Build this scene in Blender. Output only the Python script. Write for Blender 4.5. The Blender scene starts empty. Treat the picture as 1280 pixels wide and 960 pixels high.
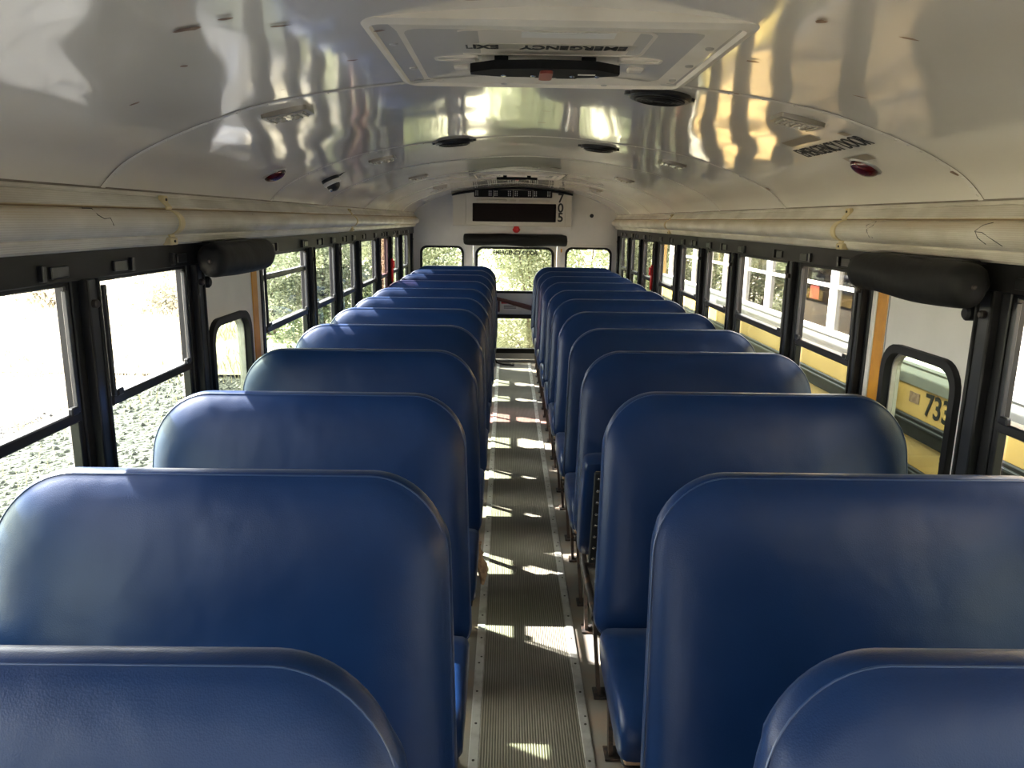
import bpy, bmesh, math, random
from mathutils import Vector, Matrix, Euler
random.seed(7)
SC = bpy.context.scene
COL = SC.collection
PI = math.pi

# ------------------------------------------------------------------ materials
def new_mat(name):
    m = bpy.data.materials.new(name); m.use_nodes = True
    nt = m.node_tree; nt.nodes.clear()
    out = nt.nodes.new('ShaderNodeOutputMaterial')
    return m, nt, out

def pmat(name, col, rough=.5, metal=0., spec=.5, coat=0., coat_rough=.05, noise=None, bump=None, emit=None):
    """noise=(scale, second colour, low, high); bump=(scale, strength, distance)"""
    m, nt, out = new_mat(name)
    b = nt.nodes.new('ShaderNodeBsdfPrincipled')
    b.inputs['Base Color'].default_value = (*col, 1)
    b.inputs['Roughness'].default_value = rough
    b.inputs['Metallic'].default_value = metal
    b.inputs['Specular IOR Level'].default_value = spec
    b.inputs['Coat Weight'].default_value = coat
    b.inputs['Coat Roughness'].default_value = coat_rough
    nt.links.new(b.outputs[0], out.inputs[0])
    tc = nt.nodes.new('ShaderNodeTexCoord')
    if noise:
        n = nt.nodes.new('ShaderNodeTexNoise'); n.inputs['Scale'].default_value = noise[0]; n.inputs['Detail'].default_value = 6
        r = nt.nodes.new('ShaderNodeValToRGB')
        r.color_ramp.elements[0].position = noise[2]; r.color_ramp.elements[1].position = noise[3]
        r.color_ramp.elements[0].color = (*col, 1); r.color_ramp.elements[1].color = (*noise[1], 1)
        nt.links.new(tc.outputs['Object'], n.inputs['Vector']); nt.links.new(n.outputs['Fac'], r.inputs[0])
        nt.links.new(r.outputs[0], b.inputs['Base Color'])
    if bump:
        n = nt.nodes.new('ShaderNodeTexNoise'); n.inputs['Scale'].default_value = bump[0]; n.inputs['Detail'].default_value = 3
        u = nt.nodes.new('ShaderNodeBump'); u.inputs['Strength'].default_value = bump[1]; u.inputs['Distance'].default_value = bump[2]
        nt.links.new(tc.outputs['Object'], n.inputs['Vector']); nt.links.new(n.outputs['Fac'], u.inputs['Height'])
        nt.links.new(u.outputs[0], b.inputs['Normal'])
    return m

def glass_mat(name, tint, refl=1.0):
    m, nt, out = new_mat(name)
    t = nt.nodes.new('ShaderNodeBsdfTransparent'); t.inputs[0].default_value = (*[c**.5 for c in tint], 1)      # each pane has two faces
    g = nt.nodes.new('ShaderNodeBsdfGlossy'); g.inputs['Roughness'].default_value = .01
    f = nt.nodes.new('ShaderNodeLayerWeight'); f.inputs['Blend'].default_value = .5
    pw = nt.nodes.new('ShaderNodeMath'); pw.operation = 'POWER'; pw.inputs[1].default_value = 5
    mu = nt.nodes.new('ShaderNodeMath'); mu.operation = 'MULTIPLY_ADD'; mu.inputs[1].default_value = .9*refl; mu.inputs[2].default_value = .04*refl
    mx = nt.nodes.new('ShaderNodeMixShader')
    nt.links.new(f.outputs['Facing'], pw.inputs[0]); nt.links.new(pw.outputs[0], mu.inputs[0]); nt.links.new(mu.outputs[0], mx.inputs[0])
    nt.links.new(t.outputs[0], mx.inputs[1]); nt.links.new(g.outputs[0], mx.inputs[2]); nt.links.new(mx.outputs[0], out.inputs[0])
    return m

def leaf_mat(name, c1, c2, trans=.4):
    m, nt, out = new_mat(name)
    d = nt.nodes.new('ShaderNodeBsdfDiffuse'); t = nt.nodes.new('ShaderNodeBsdfTranslucent')
    mx = nt.nodes.new('ShaderNodeMixShader'); mx.inputs[0].default_value = trans
    tc = nt.nodes.new('ShaderNodeTexCoord'); n = nt.nodes.new('ShaderNodeTexNoise'); n.inputs['Scale'].default_value = 3.5; n.inputs['Detail'].default_value = 8
    r = nt.nodes.new('ShaderNodeValToRGB'); r.color_ramp.elements[0].position = .38; r.color_ramp.elements[1].position = .62
    r.color_ramp.elements[0].color = (*c1, 1); r.color_ramp.elements[1].color = (*c2, 1)
    nt.links.new(tc.outputs['Object'], n.inputs['Vector']); nt.links.new(n.outputs['Fac'], r.inputs[0])
    for s in (d, t): nt.links.new(r.outputs[0], s.inputs[0])
    nt.links.new(d.outputs[0], mx.inputs[1]); nt.links.new(t.outputs[0], mx.inputs[2]); nt.links.new(mx.outputs[0], out.inputs[0])
    return m

def vinyl_mat():
    m, nt, out = new_mat('blue_vinyl')
    b = nt.nodes.new('ShaderNodeBsdfPrincipled'); nt.links.new(b.outputs[0], out.inputs[0])
    b.inputs['Roughness'].default_value = .38; b.inputs['Specular IOR Level'].default_value = .22; b.inputs['Sheen Weight'].default_value = .04; b.inputs['Sheen Roughness'].default_value = .35; b.inputs['Sheen Tint'].default_value = (.9, .85, .85, 1)
    tc = nt.nodes.new('ShaderNodeTexCoord')
    n = nt.nodes.new('ShaderNodeTexNoise'); n.inputs['Scale'].default_value = 4; n.inputs['Detail'].default_value = 5
    r = nt.nodes.new('ShaderNodeValToRGB'); r.color_ramp.elements[0].position = .3; r.color_ramp.elements[1].position = .75
    r.color_ramp.elements[0].color = (.0021, .0135, .056, 1); r.color_ramp.elements[1].color = (.0033, .0185, .071, 1)
    nt.links.new(tc.outputs['Object'], n.inputs[0]); nt.links.new(n.outputs[0], r.inputs[0]); nt.links.new(r.outputs[0], b.inputs['Base Color'])
    v = nt.nodes.new('ShaderNodeTexVoronoi'); v.inputs['Scale'].default_value = 420
    u1 = nt.nodes.new('ShaderNodeBump'); u1.inputs['Strength'].default_value = .22; u1.inputs['Distance'].default_value = .0008
    n2 = nt.nodes.new('ShaderNodeTexNoise'); n2.inputs['Scale'].default_value = 7; n2.inputs['Detail'].default_value = 2
    u2 = nt.nodes.new('ShaderNodeBump'); u2.inputs['Strength'].default_value = .3; u2.inputs['Distance'].default_value = .02
    nt.links.new(tc.outputs['Object'], v.inputs['Vector']); nt.links.new(tc.outputs['Object'], n2.inputs['Vector'])
    nt.links.new(v.outputs['Distance'], u1.inputs['Height']); nt.links.new(n2.outputs[0], u2.inputs['Height'])
    nt.links.new(u2.outputs[0], u1.inputs['Normal']); nt.links.new(u1.outputs[0], b.inputs['Normal'])
    return m

def ceiling_mat():
    m, nt, out = new_mat('gloss_white_sheet_metal')
    b = nt.nodes.new('ShaderNodeBsdfPrincipled'); nt.links.new(b.outputs[0], out.inputs[0])
    b.inputs['Base Color'].default_value = (.62, .585, .53, 1); b.inputs['Roughness'].default_value = .38
    b.inputs['Coat Weight'].default_value = 1.0; b.inputs['Coat Roughness'].default_value = .07; b.inputs['Coat IOR'].default_value = 1.75
    tc = nt.nodes.new('ShaderNodeTexCoord'); mp = nt.nodes.new('ShaderNodeMapping'); mp.inputs['Scale'].default_value = (1.3, .8, 1)
    n = nt.nodes.new('ShaderNodeTexNoise'); n.inputs['Scale'].default_value = 3.4; n.inputs['Detail'].default_value = .3
    u = nt.nodes.new('ShaderNodeBump'); u.inputs['Strength'].default_value = .35; u.inputs['Distance'].default_value = .012
    nt.links.new(tc.outputs['Object'], mp.inputs[0]); nt.links.new(mp.outputs[0], n.inputs['Vector']); nt.links.new(n.outputs[0], u.inputs['Height'])
    nt.links.new(u.outputs[0], b.inputs['Coat Normal'])
    # grime mottling
    n2 = nt.nodes.new('ShaderNodeTexNoise'); n2.inputs['Scale'].default_value = 2; n2.inputs['Detail'].default_value = 8
    r = nt.nodes.new('ShaderNodeValToRGB'); r.color_ramp.elements[0].position = .3; r.color_ramp.elements[1].position = .7
    r.color_ramp.elements[0].color = (.70, .655, .59, 1); r.color_ramp.elements[1].color = (.77, .725, .655, 1)
    nt.links.new(tc.outputs['Object'], n2.inputs['Vector']); nt.links.new(n2.outputs[0], r.inputs[0]); nt.links.new(r.outputs[0], b.inputs['Base Color'])
    return m

def ribbed_mat(name, c1, c2, pitch, axis='X', rough=.55, dist=.002, dirt=None):
    m, nt, out = new_mat(name)
    b = nt.nodes.new('ShaderNodeBsdfPrincipled'); nt.links.new(b.outputs[0], out.inputs[0]); b.inputs['Roughness'].default_value = rough
    tc = nt.nodes.new('ShaderNodeTexCoord')
    w = nt.nodes.new('ShaderNodeTexWave'); w.wave_type = 'BANDS'; w.bands_direction = axis; w.inputs['Scale'].default_value = .314 / pitch
    w.inputs['Distortion'].default_value = 0
    r = nt.nodes.new('ShaderNodeValToRGB'); r.color_ramp.elements[0].position = .35; r.color_ramp.elements[1].position = .65
    r.color_ramp.elements[0].color = (*c1, 1); r.color_ramp.elements[1].color = (*c2, 1)
    u = nt.nodes.new('ShaderNodeBump'); u.inputs['Strength'].default_value = .8; u.inputs['Distance'].default_value = dist
    nt.links.new(tc.outputs['Object'], w.inputs['Vector']); nt.links.new(w.outputs['Fac'], r.inputs[0]); nt.links.new(w.outputs['Fac'], u.inputs['Height'])
    nt.links.new(u.outputs[0], b.inputs['Normal'])
    n = nt.nodes.new('ShaderNodeTexNoise'); n.inputs['Scale'].default_value = 5; n.inputs['Detail'].default_value = 9
    r2 = nt.nodes.new('ShaderNodeValToRGB'); r2.color_ramp.elements[0].position = .35; r2.color_ramp.elements[1].position = .7
    r2.color_ramp.elements[0].color = (.72, .7, .66, 1); r2.color_ramp.elements[1].color = (1, 1, 1, 1)
    mx = nt.nodes.new('ShaderNodeMix'); mx.data_type = 'RGBA'; mx.blend_type = 'MULTIPLY'; mx.inputs[0].default_value = 1
    nt.links.new(tc.outputs['Object'], n.inputs['Vector']); nt.links.new(n.outputs[0], r2.inputs[0])
    nt.links.new(r.outputs[0], mx.inputs[6]); nt.links.new(r2.outputs[0], mx.inputs[7]); nt.links.new(mx.outputs[2], b.inputs['Base Color'])
    return m

def gravel_mat():
    m, nt, out = new_mat('gravel')
    b = nt.nodes.new('ShaderNodeBsdfPrincipled'); nt.links.new(b.outputs[0], out.inputs[0]); b.inputs['Roughness'].default_value = .9
    tc = nt.nodes.new('ShaderNodeTexCoord')
    v = nt.nodes.new('ShaderNodeTexVoronoi'); v.inputs['Scale'].default_value = 16
    r = nt.nodes.new('ShaderNodeValToRGB'); r.color_ramp.elements[0].position = .05; r.color_ramp.elements[1].position = .9
    r.color_ramp.elements[0].color = (.008, .008, .008, 1); r.color_ramp.elements[1].color = (.055, .053, .05, 1)
    u = nt.nodes.new('ShaderNodeBump'); u.inputs['Strength'].default_value = 1; u.inputs['Distance'].default_value = .05; u.invert = True
    nt.links.new(tc.outputs['Object'], v.inputs['Vector']); nt.links.new(v.outputs['Color'], r.inputs[0])
    nt.links.new(r.outputs[0], b.inputs['Base Color']); nt.links.new(v.outputs['Distance'], u.inputs['Height']); nt.links.new(u.outputs[0], b.inputs['Normal'])
    return m

def stain(m, z0, z1, col):
    nt = m.node_tree; b = next(n for n in nt.nodes if n.type == 'BSDF_PRINCIPLED')
    src = b.inputs['Base Color'].links[0].from_socket
    tc = nt.nodes.new('ShaderNodeTexCoord'); sp_ = nt.nodes.new('ShaderNodeSeparateXYZ'); nt.links.new(tc.outputs['Object'], sp_.inputs[0])
    n = nt.nodes.new('ShaderNodeTexNoise'); n.inputs['Scale'].default_value = 3; n.inputs['Detail'].default_value = 6; nt.links.new(tc.outputs['Object'], n.inputs['Vector'])
    ad = nt.nodes.new('ShaderNodeMath'); ad.operation = 'MULTIPLY_ADD'; ad.inputs[1].default_value = .03; nt.links.new(n.outputs[0], ad.inputs[0]); nt.links.new(sp_.outputs['Z'], ad.inputs[2])
    mr = nt.nodes.new('ShaderNodeMapRange'); mr.inputs['From Min'].default_value = z0+.015; mr.inputs['From Max'].default_value = z1+.015; nt.links.new(ad.outputs[0], mr.inputs['Value'])
    lt = nt.nodes.new('ShaderNodeMath'); lt.operation = 'LESS_THAN'; lt.inputs[1].default_value = z1+.003; nt.links.new(sp_.outputs['Z'], lt.inputs[0])
    mm = nt.nodes.new('ShaderNodeMath'); mm.operation = 'MULTIPLY'; nt.links.new(mr.outputs[0], mm.inputs[0]); nt.links.new(lt.outputs[0], mm.inputs[1])
    mx = nt.nodes.new('ShaderNodeMix'); mx.data_type = 'RGBA'; nt.links.new(mm.outputs[0], mx.inputs[0]); nt.links.new(src, mx.inputs[6]); mx.inputs[7].default_value = (*col, 1)
    nt.links.new(mx.outputs[2], b.inputs['Base Color'])

M = {}
M['vinyl'] = vinyl_mat()
M['piping'] = pmat('vinyl_piping', (.012, .032, .09), .3)
M['handle'] = pmat('matte_black_metal', (.008, .008, .009), .65, spec=.15)
M['seat_black'] = pmat('black_underside_cloth', (.012, .013, .016), .8, bump=(90, .4, .002))
M['ply'] = pmat('worn_plywood', (.30, .19, .11), .8, noise=(30, (.16, .1, .06), .4, .7))
M['steel_dark'] = pmat('dark_seat_steel', (.035, .03, .028), .45, .4, noise=(25, (.16, .085, .05), .5, .75))
M['rust'] = pmat('rusty_leg', (.075, .045, .03), .65, noise=(40, (.025, .02, .018), .4, .6))
M['ceil'] = ceiling_mat()
M['white'] = pmat('off_white_paint', (.74, .72, .68), .4, coat=.3, coat_rough=.2, noise=(3, (.6, .58, .53), .35, .75))
M['cream'] = pmat('cream_plastic', (.62, .585, .5), .35, coat=.3, coat_rough=.15, bump=(60, .1, .001))
M['hatch'] = pmat('hatch_white_plastic', (.74, .69, .62), .42, noise=(6, (.62, .57, .5), .4, .7))
M['hatch_lid'] = pmat('hatch_lid_grained', (.68, .62, .54), .5, bump=(300, .25, .001))
M['clip'] = pmat('yellowed_clip', (.60, .49, .27), .45)
M['rib_cream'] = ribbed_mat('ribbed_wire_cover', (.62, .575, .49), (.68, .64, .565), .005, 'Z', .35, .0005)
stain(M['rib_cream'], 1.585, 1.617, (.40, .31, .18))
M['black'] = pmat('black_paint', (.008, .0075, .007), .45, spec=.25, noise=(12, (.016, .015, .015), .4, .7))
M['black_gloss'] = pmat('black_plastic', (.008, .008, .009), .3)
M['frame'] = pmat('dark_anodised_frame', (.011, .011, .012), .4, spec=.3)
M['frame_lt'] = pmat('grey_metal_channel', (.035, .037, .042), .3, .4)
M['rubber'] = pmat('black_rubber', (.009, .009, .0095), .55, spec=.25)
M['shade'] = pmat('black_shade_vinyl', (.009, .0085, .0075), .62, spec=.25, bump=(7, .4, .02))
M['orange'] = pmat('orange_yellow_paint', (.60, .27, .02), .4, noise=(20, (.5, .21, .018), .4, .7))
M['red'] = pmat('red_plastic', (.55, .02, .02), .35)
M['redlens'] = pmat('dark_red_lens', (.075, .004, .005), .2, coat=.5)
M['redlens_b'] = pmat('bright_red_lens', (.65, .02, .02), .2, coat=1)
M['chrome'] = pmat('chrome', (.75, .74, .72), .18, 1)
M['lens'] = pmat('clear_ribbed_lens', (.42, .38, .31), .2, coat=.6)
M['lamp_rim'] = pmat('tarnished_lamp_rim', (.32, .29, .25), .3, .8)
M['alu'] = pmat('scuffed_aluminium', (.52, .51, .49), .42, .6, noise=(18, (.36, .34, .32), .45, .7))
M['screw'] = pmat('dark_screw', (.06, .05, .045), .5, .6)
M['mat'] = ribbed_mat('ribbed_aisle_rubber', (.095, .085, .066), (.225, .208, .17), .0085, 'X', .5, .002)
M['floor'] = pmat('grey_floor_vinyl', (.20, .18, .155), .5, noise=(9, (.24, .16, .11), .45, .75), bump=(50, .3, .002))
M['panel_low'] = pmat('grey_side_panel', (.5, .5, .48), .45)
M['ink'] = pmat('black_lettering', (.012, .012, .012), .5)
M['tape'] = pmat('aged_clear_label', (.50, .46, .38), .4)
M['taupe'] = pmat('brown_label', (.28, .23, .17), .5)
M['white_lbl'] = pmat('white_label', (.75, .73, .7), .5)
M['seam'] = pmat('grimy_seam_line', (.16, .13, .10), .6, noise=(6, (.3, .27, .22), .4, .7))
M['groove'] = pmat('groove_dirt', (.22, .15, .075), .7)
M['digit'] = pmat('pale_digit_segments', (.7, .7, .68), .5)
M['display'] = pmat('dark_brown_display', (.012, .008, .007), .6, spec=.12)
M['chip'] = pmat('bare_rusty_metal', (.16, .09, .06), .6, noise=(60, (.3, .2, .14), .4, .6))
M['glass_clear'] = glass_mat('clear_glass', (.95, .96, .93))
M['glass_low'] = glass_mat('green_tinted_glass', (.72, .82, .66))
M['glass_door'] = glass_mat('door_glass', (.40, .46, .34), 1.3)
M['glass_red'] = glass_mat('red_tinted_glass', (.95, .60, .60))
M['glass_rear'] = glass_mat('rear_glass', (.9, .93, .82))
M['gravel'] = gravel_mat()
M['stone'] = pmat('stones', (.17, .163, .153), .85, noise=(7, (.016, .0155, .015), .45, .55))
M['straw'] = leaf_mat('dry_grass', (.20, .17, .11), (.44, .39, .29), .3)
M['dryground'] = pmat('dry_grass_ground', (.50, .44, .33), .95, noise=(1.5, (.26, .23, .16), .42, .62))
M['leaf'] = leaf_mat('pale_green_leaves', (.17, .20, .11), (.46, .48, .32))
M['leaf_dark'] = leaf_mat('grey_green_leaves', (.08, .10, .055), (.24, .265, .17))
M['leaf_dry'] = leaf_mat('dry_brush_leaves', (.22, .205, .15), (.52, .49, .39))
M['bark'] = pmat('bark', (.12, .09, .06), .9)
M['bus_y'] = pmat('school_bus_yellow', (.57, .37, .12), .4, coat=.4, noise=(3, (.49, .31, .10), .4, .7))
M['bus_frame'] = pmat('pale_window_frame', (.78, .74, .66), .3, .2)
M['bus_sill'] = pmat('silver_sill_band', (.34, .36, .36), .3, .75)
M['bus_glass'] = glass_mat('dusty_bus_glass', (.40, .38, .34), 1.8)
M['bus_seat'] = pmat('brown_bus_seat', (.10, .07, .05), .6)
M['tyre'] = pmat('tyre', (.03, .03, .03), .8)
M['poster'] = pmat('pink_notice', (.8, .16, .14), .5)

# ------------------------------------------------------------------ helpers
def link(o, parent=None):
    COL.objects.link(o)
    if parent is not None: o.parent = parent
    return o

def tag(o, label=None, cat=None, group=None, kind=None):
    if label: o['label'] = label
    if cat: o['category'] = cat
    if group: o['group'] = group
    if kind: o['kind'] = kind
    return o

def empty(name, loc=(0, 0, 0), rz=0):
    o = bpy.data.objects.new(name, None); o.location = loc; o.rotation_euler = (0, 0, rz); o.empty_display_size = .1
    return link(o)

class MB:
    """collects shapes in world/local coordinates and links them as ONE mesh object"""
    def __init__(s): s.bm = bmesh.new()
    def box(s, x0, x1, y0, y1, z0, z1, bev=0, seg=2, mat=None):
        r = bmesh.ops.create_cube(s.bm, size=1)
        vs = r['verts']
        bmesh.ops.scale(s.bm, vec=(abs(x1-x0), abs(y1-y0), abs(z1-z0)), verts=vs)
        if bev > 0:
            es = list({e for v in vs for e in v.link_edges})
            rr = bmesh.ops.bevel(s.bm, geom=es, offset=bev, segments=seg, affect='EDGES', profile=.5)
            vs = list({v for f in rr['faces'] for v in f.verts} | {v for v in vs if v.is_valid})
        bmesh.ops.translate(s.bm, vec=((x0+x1)/2, (y0+y1)/2, (z0+z1)/2), verts=vs)
        if mat is not None: bmesh.ops.transform(s.bm, matrix=mat, verts=vs)
        return vs
    def grid(s, rows, close_u=False, close_v=False, cap=False):
        """rows: list of lists of points"""
        V = [[s.bm.verts.new(p) for p in r] for r in rows]
        n, m = len(V), len(V[0])
        for i in range(n if close_u else n-1):
            a, b = V[i], V[(i+1) % n]
            for j in range(m if close_v else m-1):
                s.bm.faces.new((a[j], a[(j+1) % m], b[(j+1) % m], b[j]))
        if cap:
            s.bm.faces.new(V[0][::-1]); s.bm.faces.new(V[-1])
        return V
    def tube(s, pts, r, n=8, cap=True, up=None):
        pts = [Vector(p) for p in pts]; rows = []
        up = Vector(up) if up else None
        for i, p in enumerate(pts):
            d = (pts[min(i+1, len(pts)-1)] - pts[max(i-1, 0)]).normalized()
            if up is None: up = Vector((0, 0, 1)) if abs(d.z) < .9 else Vector((1, 0, 0))
            a = d.cross(up).normalized(); b = d.cross(a).normalized()
            rr = r[i] if isinstance(r, (list, tuple)) else r
            rows.append([p + a*math.cos(2*PI*k/n)*rr + b*math.sin(2*PI*k/n)*rr for k in range(n)])
        s.grid(rows, close_v=True, cap=cap)
    def disc(s, c, nrm, r, h, n=20, bev=0, ry=None):
        """short cylinder from c along nrm by h, chamfered far edge"""
        c = Vector(c); nrm = Vector(nrm).normalized()
        up = Vector((0, 1, 0)) if abs(nrm.y) < .9 else Vector((1, 0, 0))
        a = nrm.cross(up).normalized(); b = nrm.cross(a).normalized(); ry = ry or r
        prof = [(1, 0), (1, h-bev), (1-bev/r, h)] if bev else [(1, 0), (1, h)]
        s.grid([[c + a*math.cos(2*PI*k/n)*r*f + b*math.sin(2*PI*k/n)*ry*f + nrm*hh for k in range(n)] for f, hh in prof], close_v=True, cap=True)
    def dome(s, c, nrm, r, h, n=16, m=5):
        c = Vector(c); nrm = Vector(nrm).normalized()
        up = Vector((0, 1, 0)) if abs(nrm.y) < .9 else Vector((1, 0, 0))
        a = nrm.cross(up).normalized(); b = nrm.cross(a).normalized()
        rows = []
        for i in range(m+1):
            t = i/m*PI/2*.97
            rows.append([c + a*math.cos(2*PI*k/n)*r*math.cos(t) + b*math.sin(2*PI*k/n)*r*math.cos(t) + nrm*h*math.sin(t) for k in range(n)])
        s.grid(rows, close_v=True, cap=True)
    def prism(s, outline, fn, h0, h1):
        """outline 2D points -> fn(u, v, h) 3D; solid between h0 and h1"""
        s.grid([[fn(u, v, h) for u, v in outline] for h in (h0, h1)], close_v=True, cap=True)
    def ring(s, outer, inner, fn, h0, h1):
        """frame between two outlines with equal point counts"""
        rows = [[fn(u, v, h0) for u, v in outer], [fn(u, v, h1) for u, v in outer], [fn(u, v, h1) for u, v in inner], [fn(u, v, h0) for u, v in inner]]
        s.grid(rows, close_u=True, close_v=True)
    def build(s, name, mat, parent=None, smooth=None, loc=None):
        bmesh.ops.recalc_face_normals(s.bm, faces=s.bm.faces)
        me = bpy.data.meshes.new(name); s.bm.to_mesh(me); s.bm.free()
        if mat: me.materials.append(mat)
        o = bpy.data.objects.new(name, me); link(o, parent)
        if loc: o.location = loc
        if smooth is not None:
            for p in me.polygons: p.use_smooth = True
            me.set_sharp_from_angle(angle=math.radians(smooth))
        return o

def rrect(u0, u1, v0, v1, r, n=6, rs=None):
    """rounded rectangle outline, ccw"""
    rs = rs or (r, r, r, r)
    pts = []
    for (cu, cv, a0, rr) in ((u1-rs[0], v1-rs[0], 0, rs[0]), (u0+rs[1], v1-rs[1], PI/2, rs[1]), (u0+rs[2], v0+rs[2], PI, rs[2]), (u1-rs[3], v0+rs[3], 1.5*PI, rs[3])):
        for k in range(n+1):
            a = a0 + PI/2*k/n
            pts.append((cu + rr*math.cos(a), cv + rr*math.sin(a)))
    return pts

def text_obj(name, s, size, mat, parent, matrix, extrude=.0006, align='CENTER', bold=0, stretch=1.0):
    cu = bpy.data.curves.new(name, 'FONT'); cu.body = s; cu.size = size; cu.extrude = extrude; cu.align_x = align; cu.align_y = 'CENTER'; cu.offset = bold
    t = bpy.data.objects.new(name, cu); COL.objects.link(t)
    dg = bpy.context.evaluated_depsgraph_get(); dg.update()
    me = bpy.data.meshes.new_from_object(t.evaluated_get(dg))
    bpy.data.objects.remove(t); bpy.data.curves.remove(cu)
    me.transform(Matrix.Diagonal((stretch, 1, 1, 1))); me.transform(matrix)
    me.materials.clear(); me.materials.append(mat); me.name = name
    o = bpy.data.objects.new(name, me)
    return link(o, parent)

def frame_matrix(origin, xdir, ydir):
    x = Vector(xdir).normalized(); y = Vector(ydir).normalized(); z = x.cross(y).normalized(); y = z.cross(x).normalized()
    return Matrix(((x.x, y.x, z.x, origin[0]), (x.y, y.y, z.y, origin[1]), (x.z, y.z, z.z, origin[2]), (0, 0, 0, 1)))

def copy_tree(o, parent=None):
    c = o.copy(); COL.objects.link(c); c.parent = parent
    for ch in list(o.children): copy_tree(ch, c)
    return c

def solid_with_holes(outer, holes, fn, h0, h1):
    """triangulated panel with holes"""
    m_ = MB(); bm = m_.bm
    for h in (h0, h1):
        edges = []
        for lp in [outer]+holes:
            vs = [bm.verts.new((u, v, h)) for u, v in lp]
            edges += [bm.edges.new((vs[i], vs[(i+1) % len(vs)])) for i in range(len(vs))]
        bmesh.ops.triangle_fill(bm, use_beauty=True, edges=edges)
    for lp in [outer]+holes:
        m_.grid([[(u, v, h) for u, v in lp] for h in (h0, h1)], close_v=True)
    bmesh.ops.remove_doubles(bm, verts=bm.verts, dist=1e-5)
    for v in bm.verts: v.co = Vector(fn(v.co.x, v.co.y, v.co.z))
    return m_

# ------------------------------------------------------------------ dimensions (metres; +Y runs down the aisle to the rear door)
YB = 8.56            # rear bulkhead
YF = -1.7            # front of the saloon behind the camera
SILL = .80; RAIL = 1.11; HEAD = 1.44; HTOP = 1.515
def wx(z): return 1.155 - .02*(z-1.11)      # inner face of the side walls
PROF = [(1.130, 1.662), (1.105, 1.690), (1.07, 1.722), (1.02, 1.753), (.955, 1.785), (.90, 1.808), (.85, 1.827), (.73, 1.867), (.62, 1.891), (.50, 1.911), (.36, 1.928), (.20, 1.944), (0, 1.953)]
def czs(x):
    x = abs(x)
    for (a, za), (b, zb) in zip(PROF, PROF[1:]):
        if b <= x <= a: return za + (zb-za)*(a-x)/(a-b)
    return PROF[0][1]
def cnorm(x):
    e = .02; dz = (czs(x+e)-czs(x-e))/(2*e)
    n = Vector((dz, 0, -1)).normalized(); return n      # points into the cabin

# ------------------------------------------------------------------ ceiling
full = [(-x, z) for x, z in PROF] + [(x, z) for x, z in PROF[::-1][1:]]
def smooth_prof(P, n=60):
    # Catmull-Rom through profile
    out = []
    for i in range(len(P)-1):
        p0 = P[max(i-1, 0)]; p1 = P[i]; p2 = P[i+1]; p3 = P[min(i+2, len(P)-1)]
        for k in range(3):
            t = k/3
            out.append(tuple(.5*((2*p1[j]) + (-p0[j]+p2[j])*t + (2*p0[j]-5*p1[j]+4*p2[j]-p3[j])*t*t + (-p0[j]+3*p1[j]-3*p2[j]+p3[j])*t**3) for j in (0, 1)))
    return out + [P[-1]]
SP = smooth_prof(full)
mb = MB()
inner = SP; outerp = [(-1.225, 1.60)] + [(x*1.06, z+.065) for x, z in SP] + [(1.225, 1.60)]
ys = [YF-.05 + (YB+.05-YF+.05)*i/40 for i in range(41)]
loop = inner + outerp[::-1]
mb.grid([[(x, y, z) for x, z in loop] for y in ys], close_v=True, cap=True)
ceiling = tag(mb.build('ceiling', M['ceil'], smooth=35), kind='structure')
SEAMS = [.6, 1.988, 3.385, 4.42, 5.62, 6.6, 7.6]
for sy in SEAMS:
    mb = MB()
    rows = []
    for (x, z) in SP:
        n = cnorm(x)
        rows.append([(x, sy-.016, z-.0002), (x+n.x*.0025, sy-.012, z+n.z*.0025), (x+n.x*.0025, sy+.006, z+n.z*.0025), (x, sy+.007, z-.0002)])
    mb.grid(rows)
    ceil_arc = [i for i in range(2, len(SP)-2, 2)]
    for i in ceil_arc:
        x, z = SP[i]; n = cnorm(x)
        mb.dome((x+n.x*.002, sy-.004, z+n.z*.002), n, .004, .003, 8, 2)
    st = mb.build('seam_strip', M['ceil'], ceiling, smooth=35)
    mb = MB(); mb.grid([[(x+cnorm(x).x*.0012, sy-.0195, z-.0012), (x+cnorm(x).x*.0012, sy-.0155, z-.0012)] for x, z in SP]); mb.build('seam_line', M['seam'], st)
# bare spots and chips in the paint
chips = [(-.61, 1.30, .028, .011), (-.54, 1.28, .016, .006), (-.48, 1.36, .02, .006), (-.86, 1.63, .012, .006), (-.70, 1.5, .008, .007), (-.33, 1.46, .012, .006), (-.42, 1.67, .012, .006), (-.62, 1.86, .006, .004),
         (.41, 1.31, .012, .011), (.56, 1.32, .02, .004), (.68, 1.75, .02, .004), (.40, 1.63, .014, .007), (.47, 1.97, .010, .006), (.86, 1.33, .014, .007), (.97, 1.35, .010, .008), (1.05, 1.99, .010, .012),
         (-.26, 2.9, .012, .006), (.03, 2.6, .014, .005), (.03, 2.9, .02, .006), (-.15, 1.31, .016, .005), (1.03, 3.34, .012, .014), (.57, 5.1, .02, .015)]
for (x, y, a, b) in chips:
    mb = MB(); n = cnorm(x); t = Vector((-n.z, 0, n.x)); z = czs(x)
    pts = []
    for k in range(10):
        q = 2*PI*k/10; rr = random.uniform(.7, 1.15)
        xx = x + a*rr*math.cos(q)
        pts.append((xx + cnorm(xx).x*.0015, y + b*rr*math.sin(q), czs(xx) - .0022))
    vs = [mb.bm.verts.new(p) for p in pts]; mb.bm.faces.new(vs)
    mb.build('paint_chip', M['chip'], ceiling)

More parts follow.
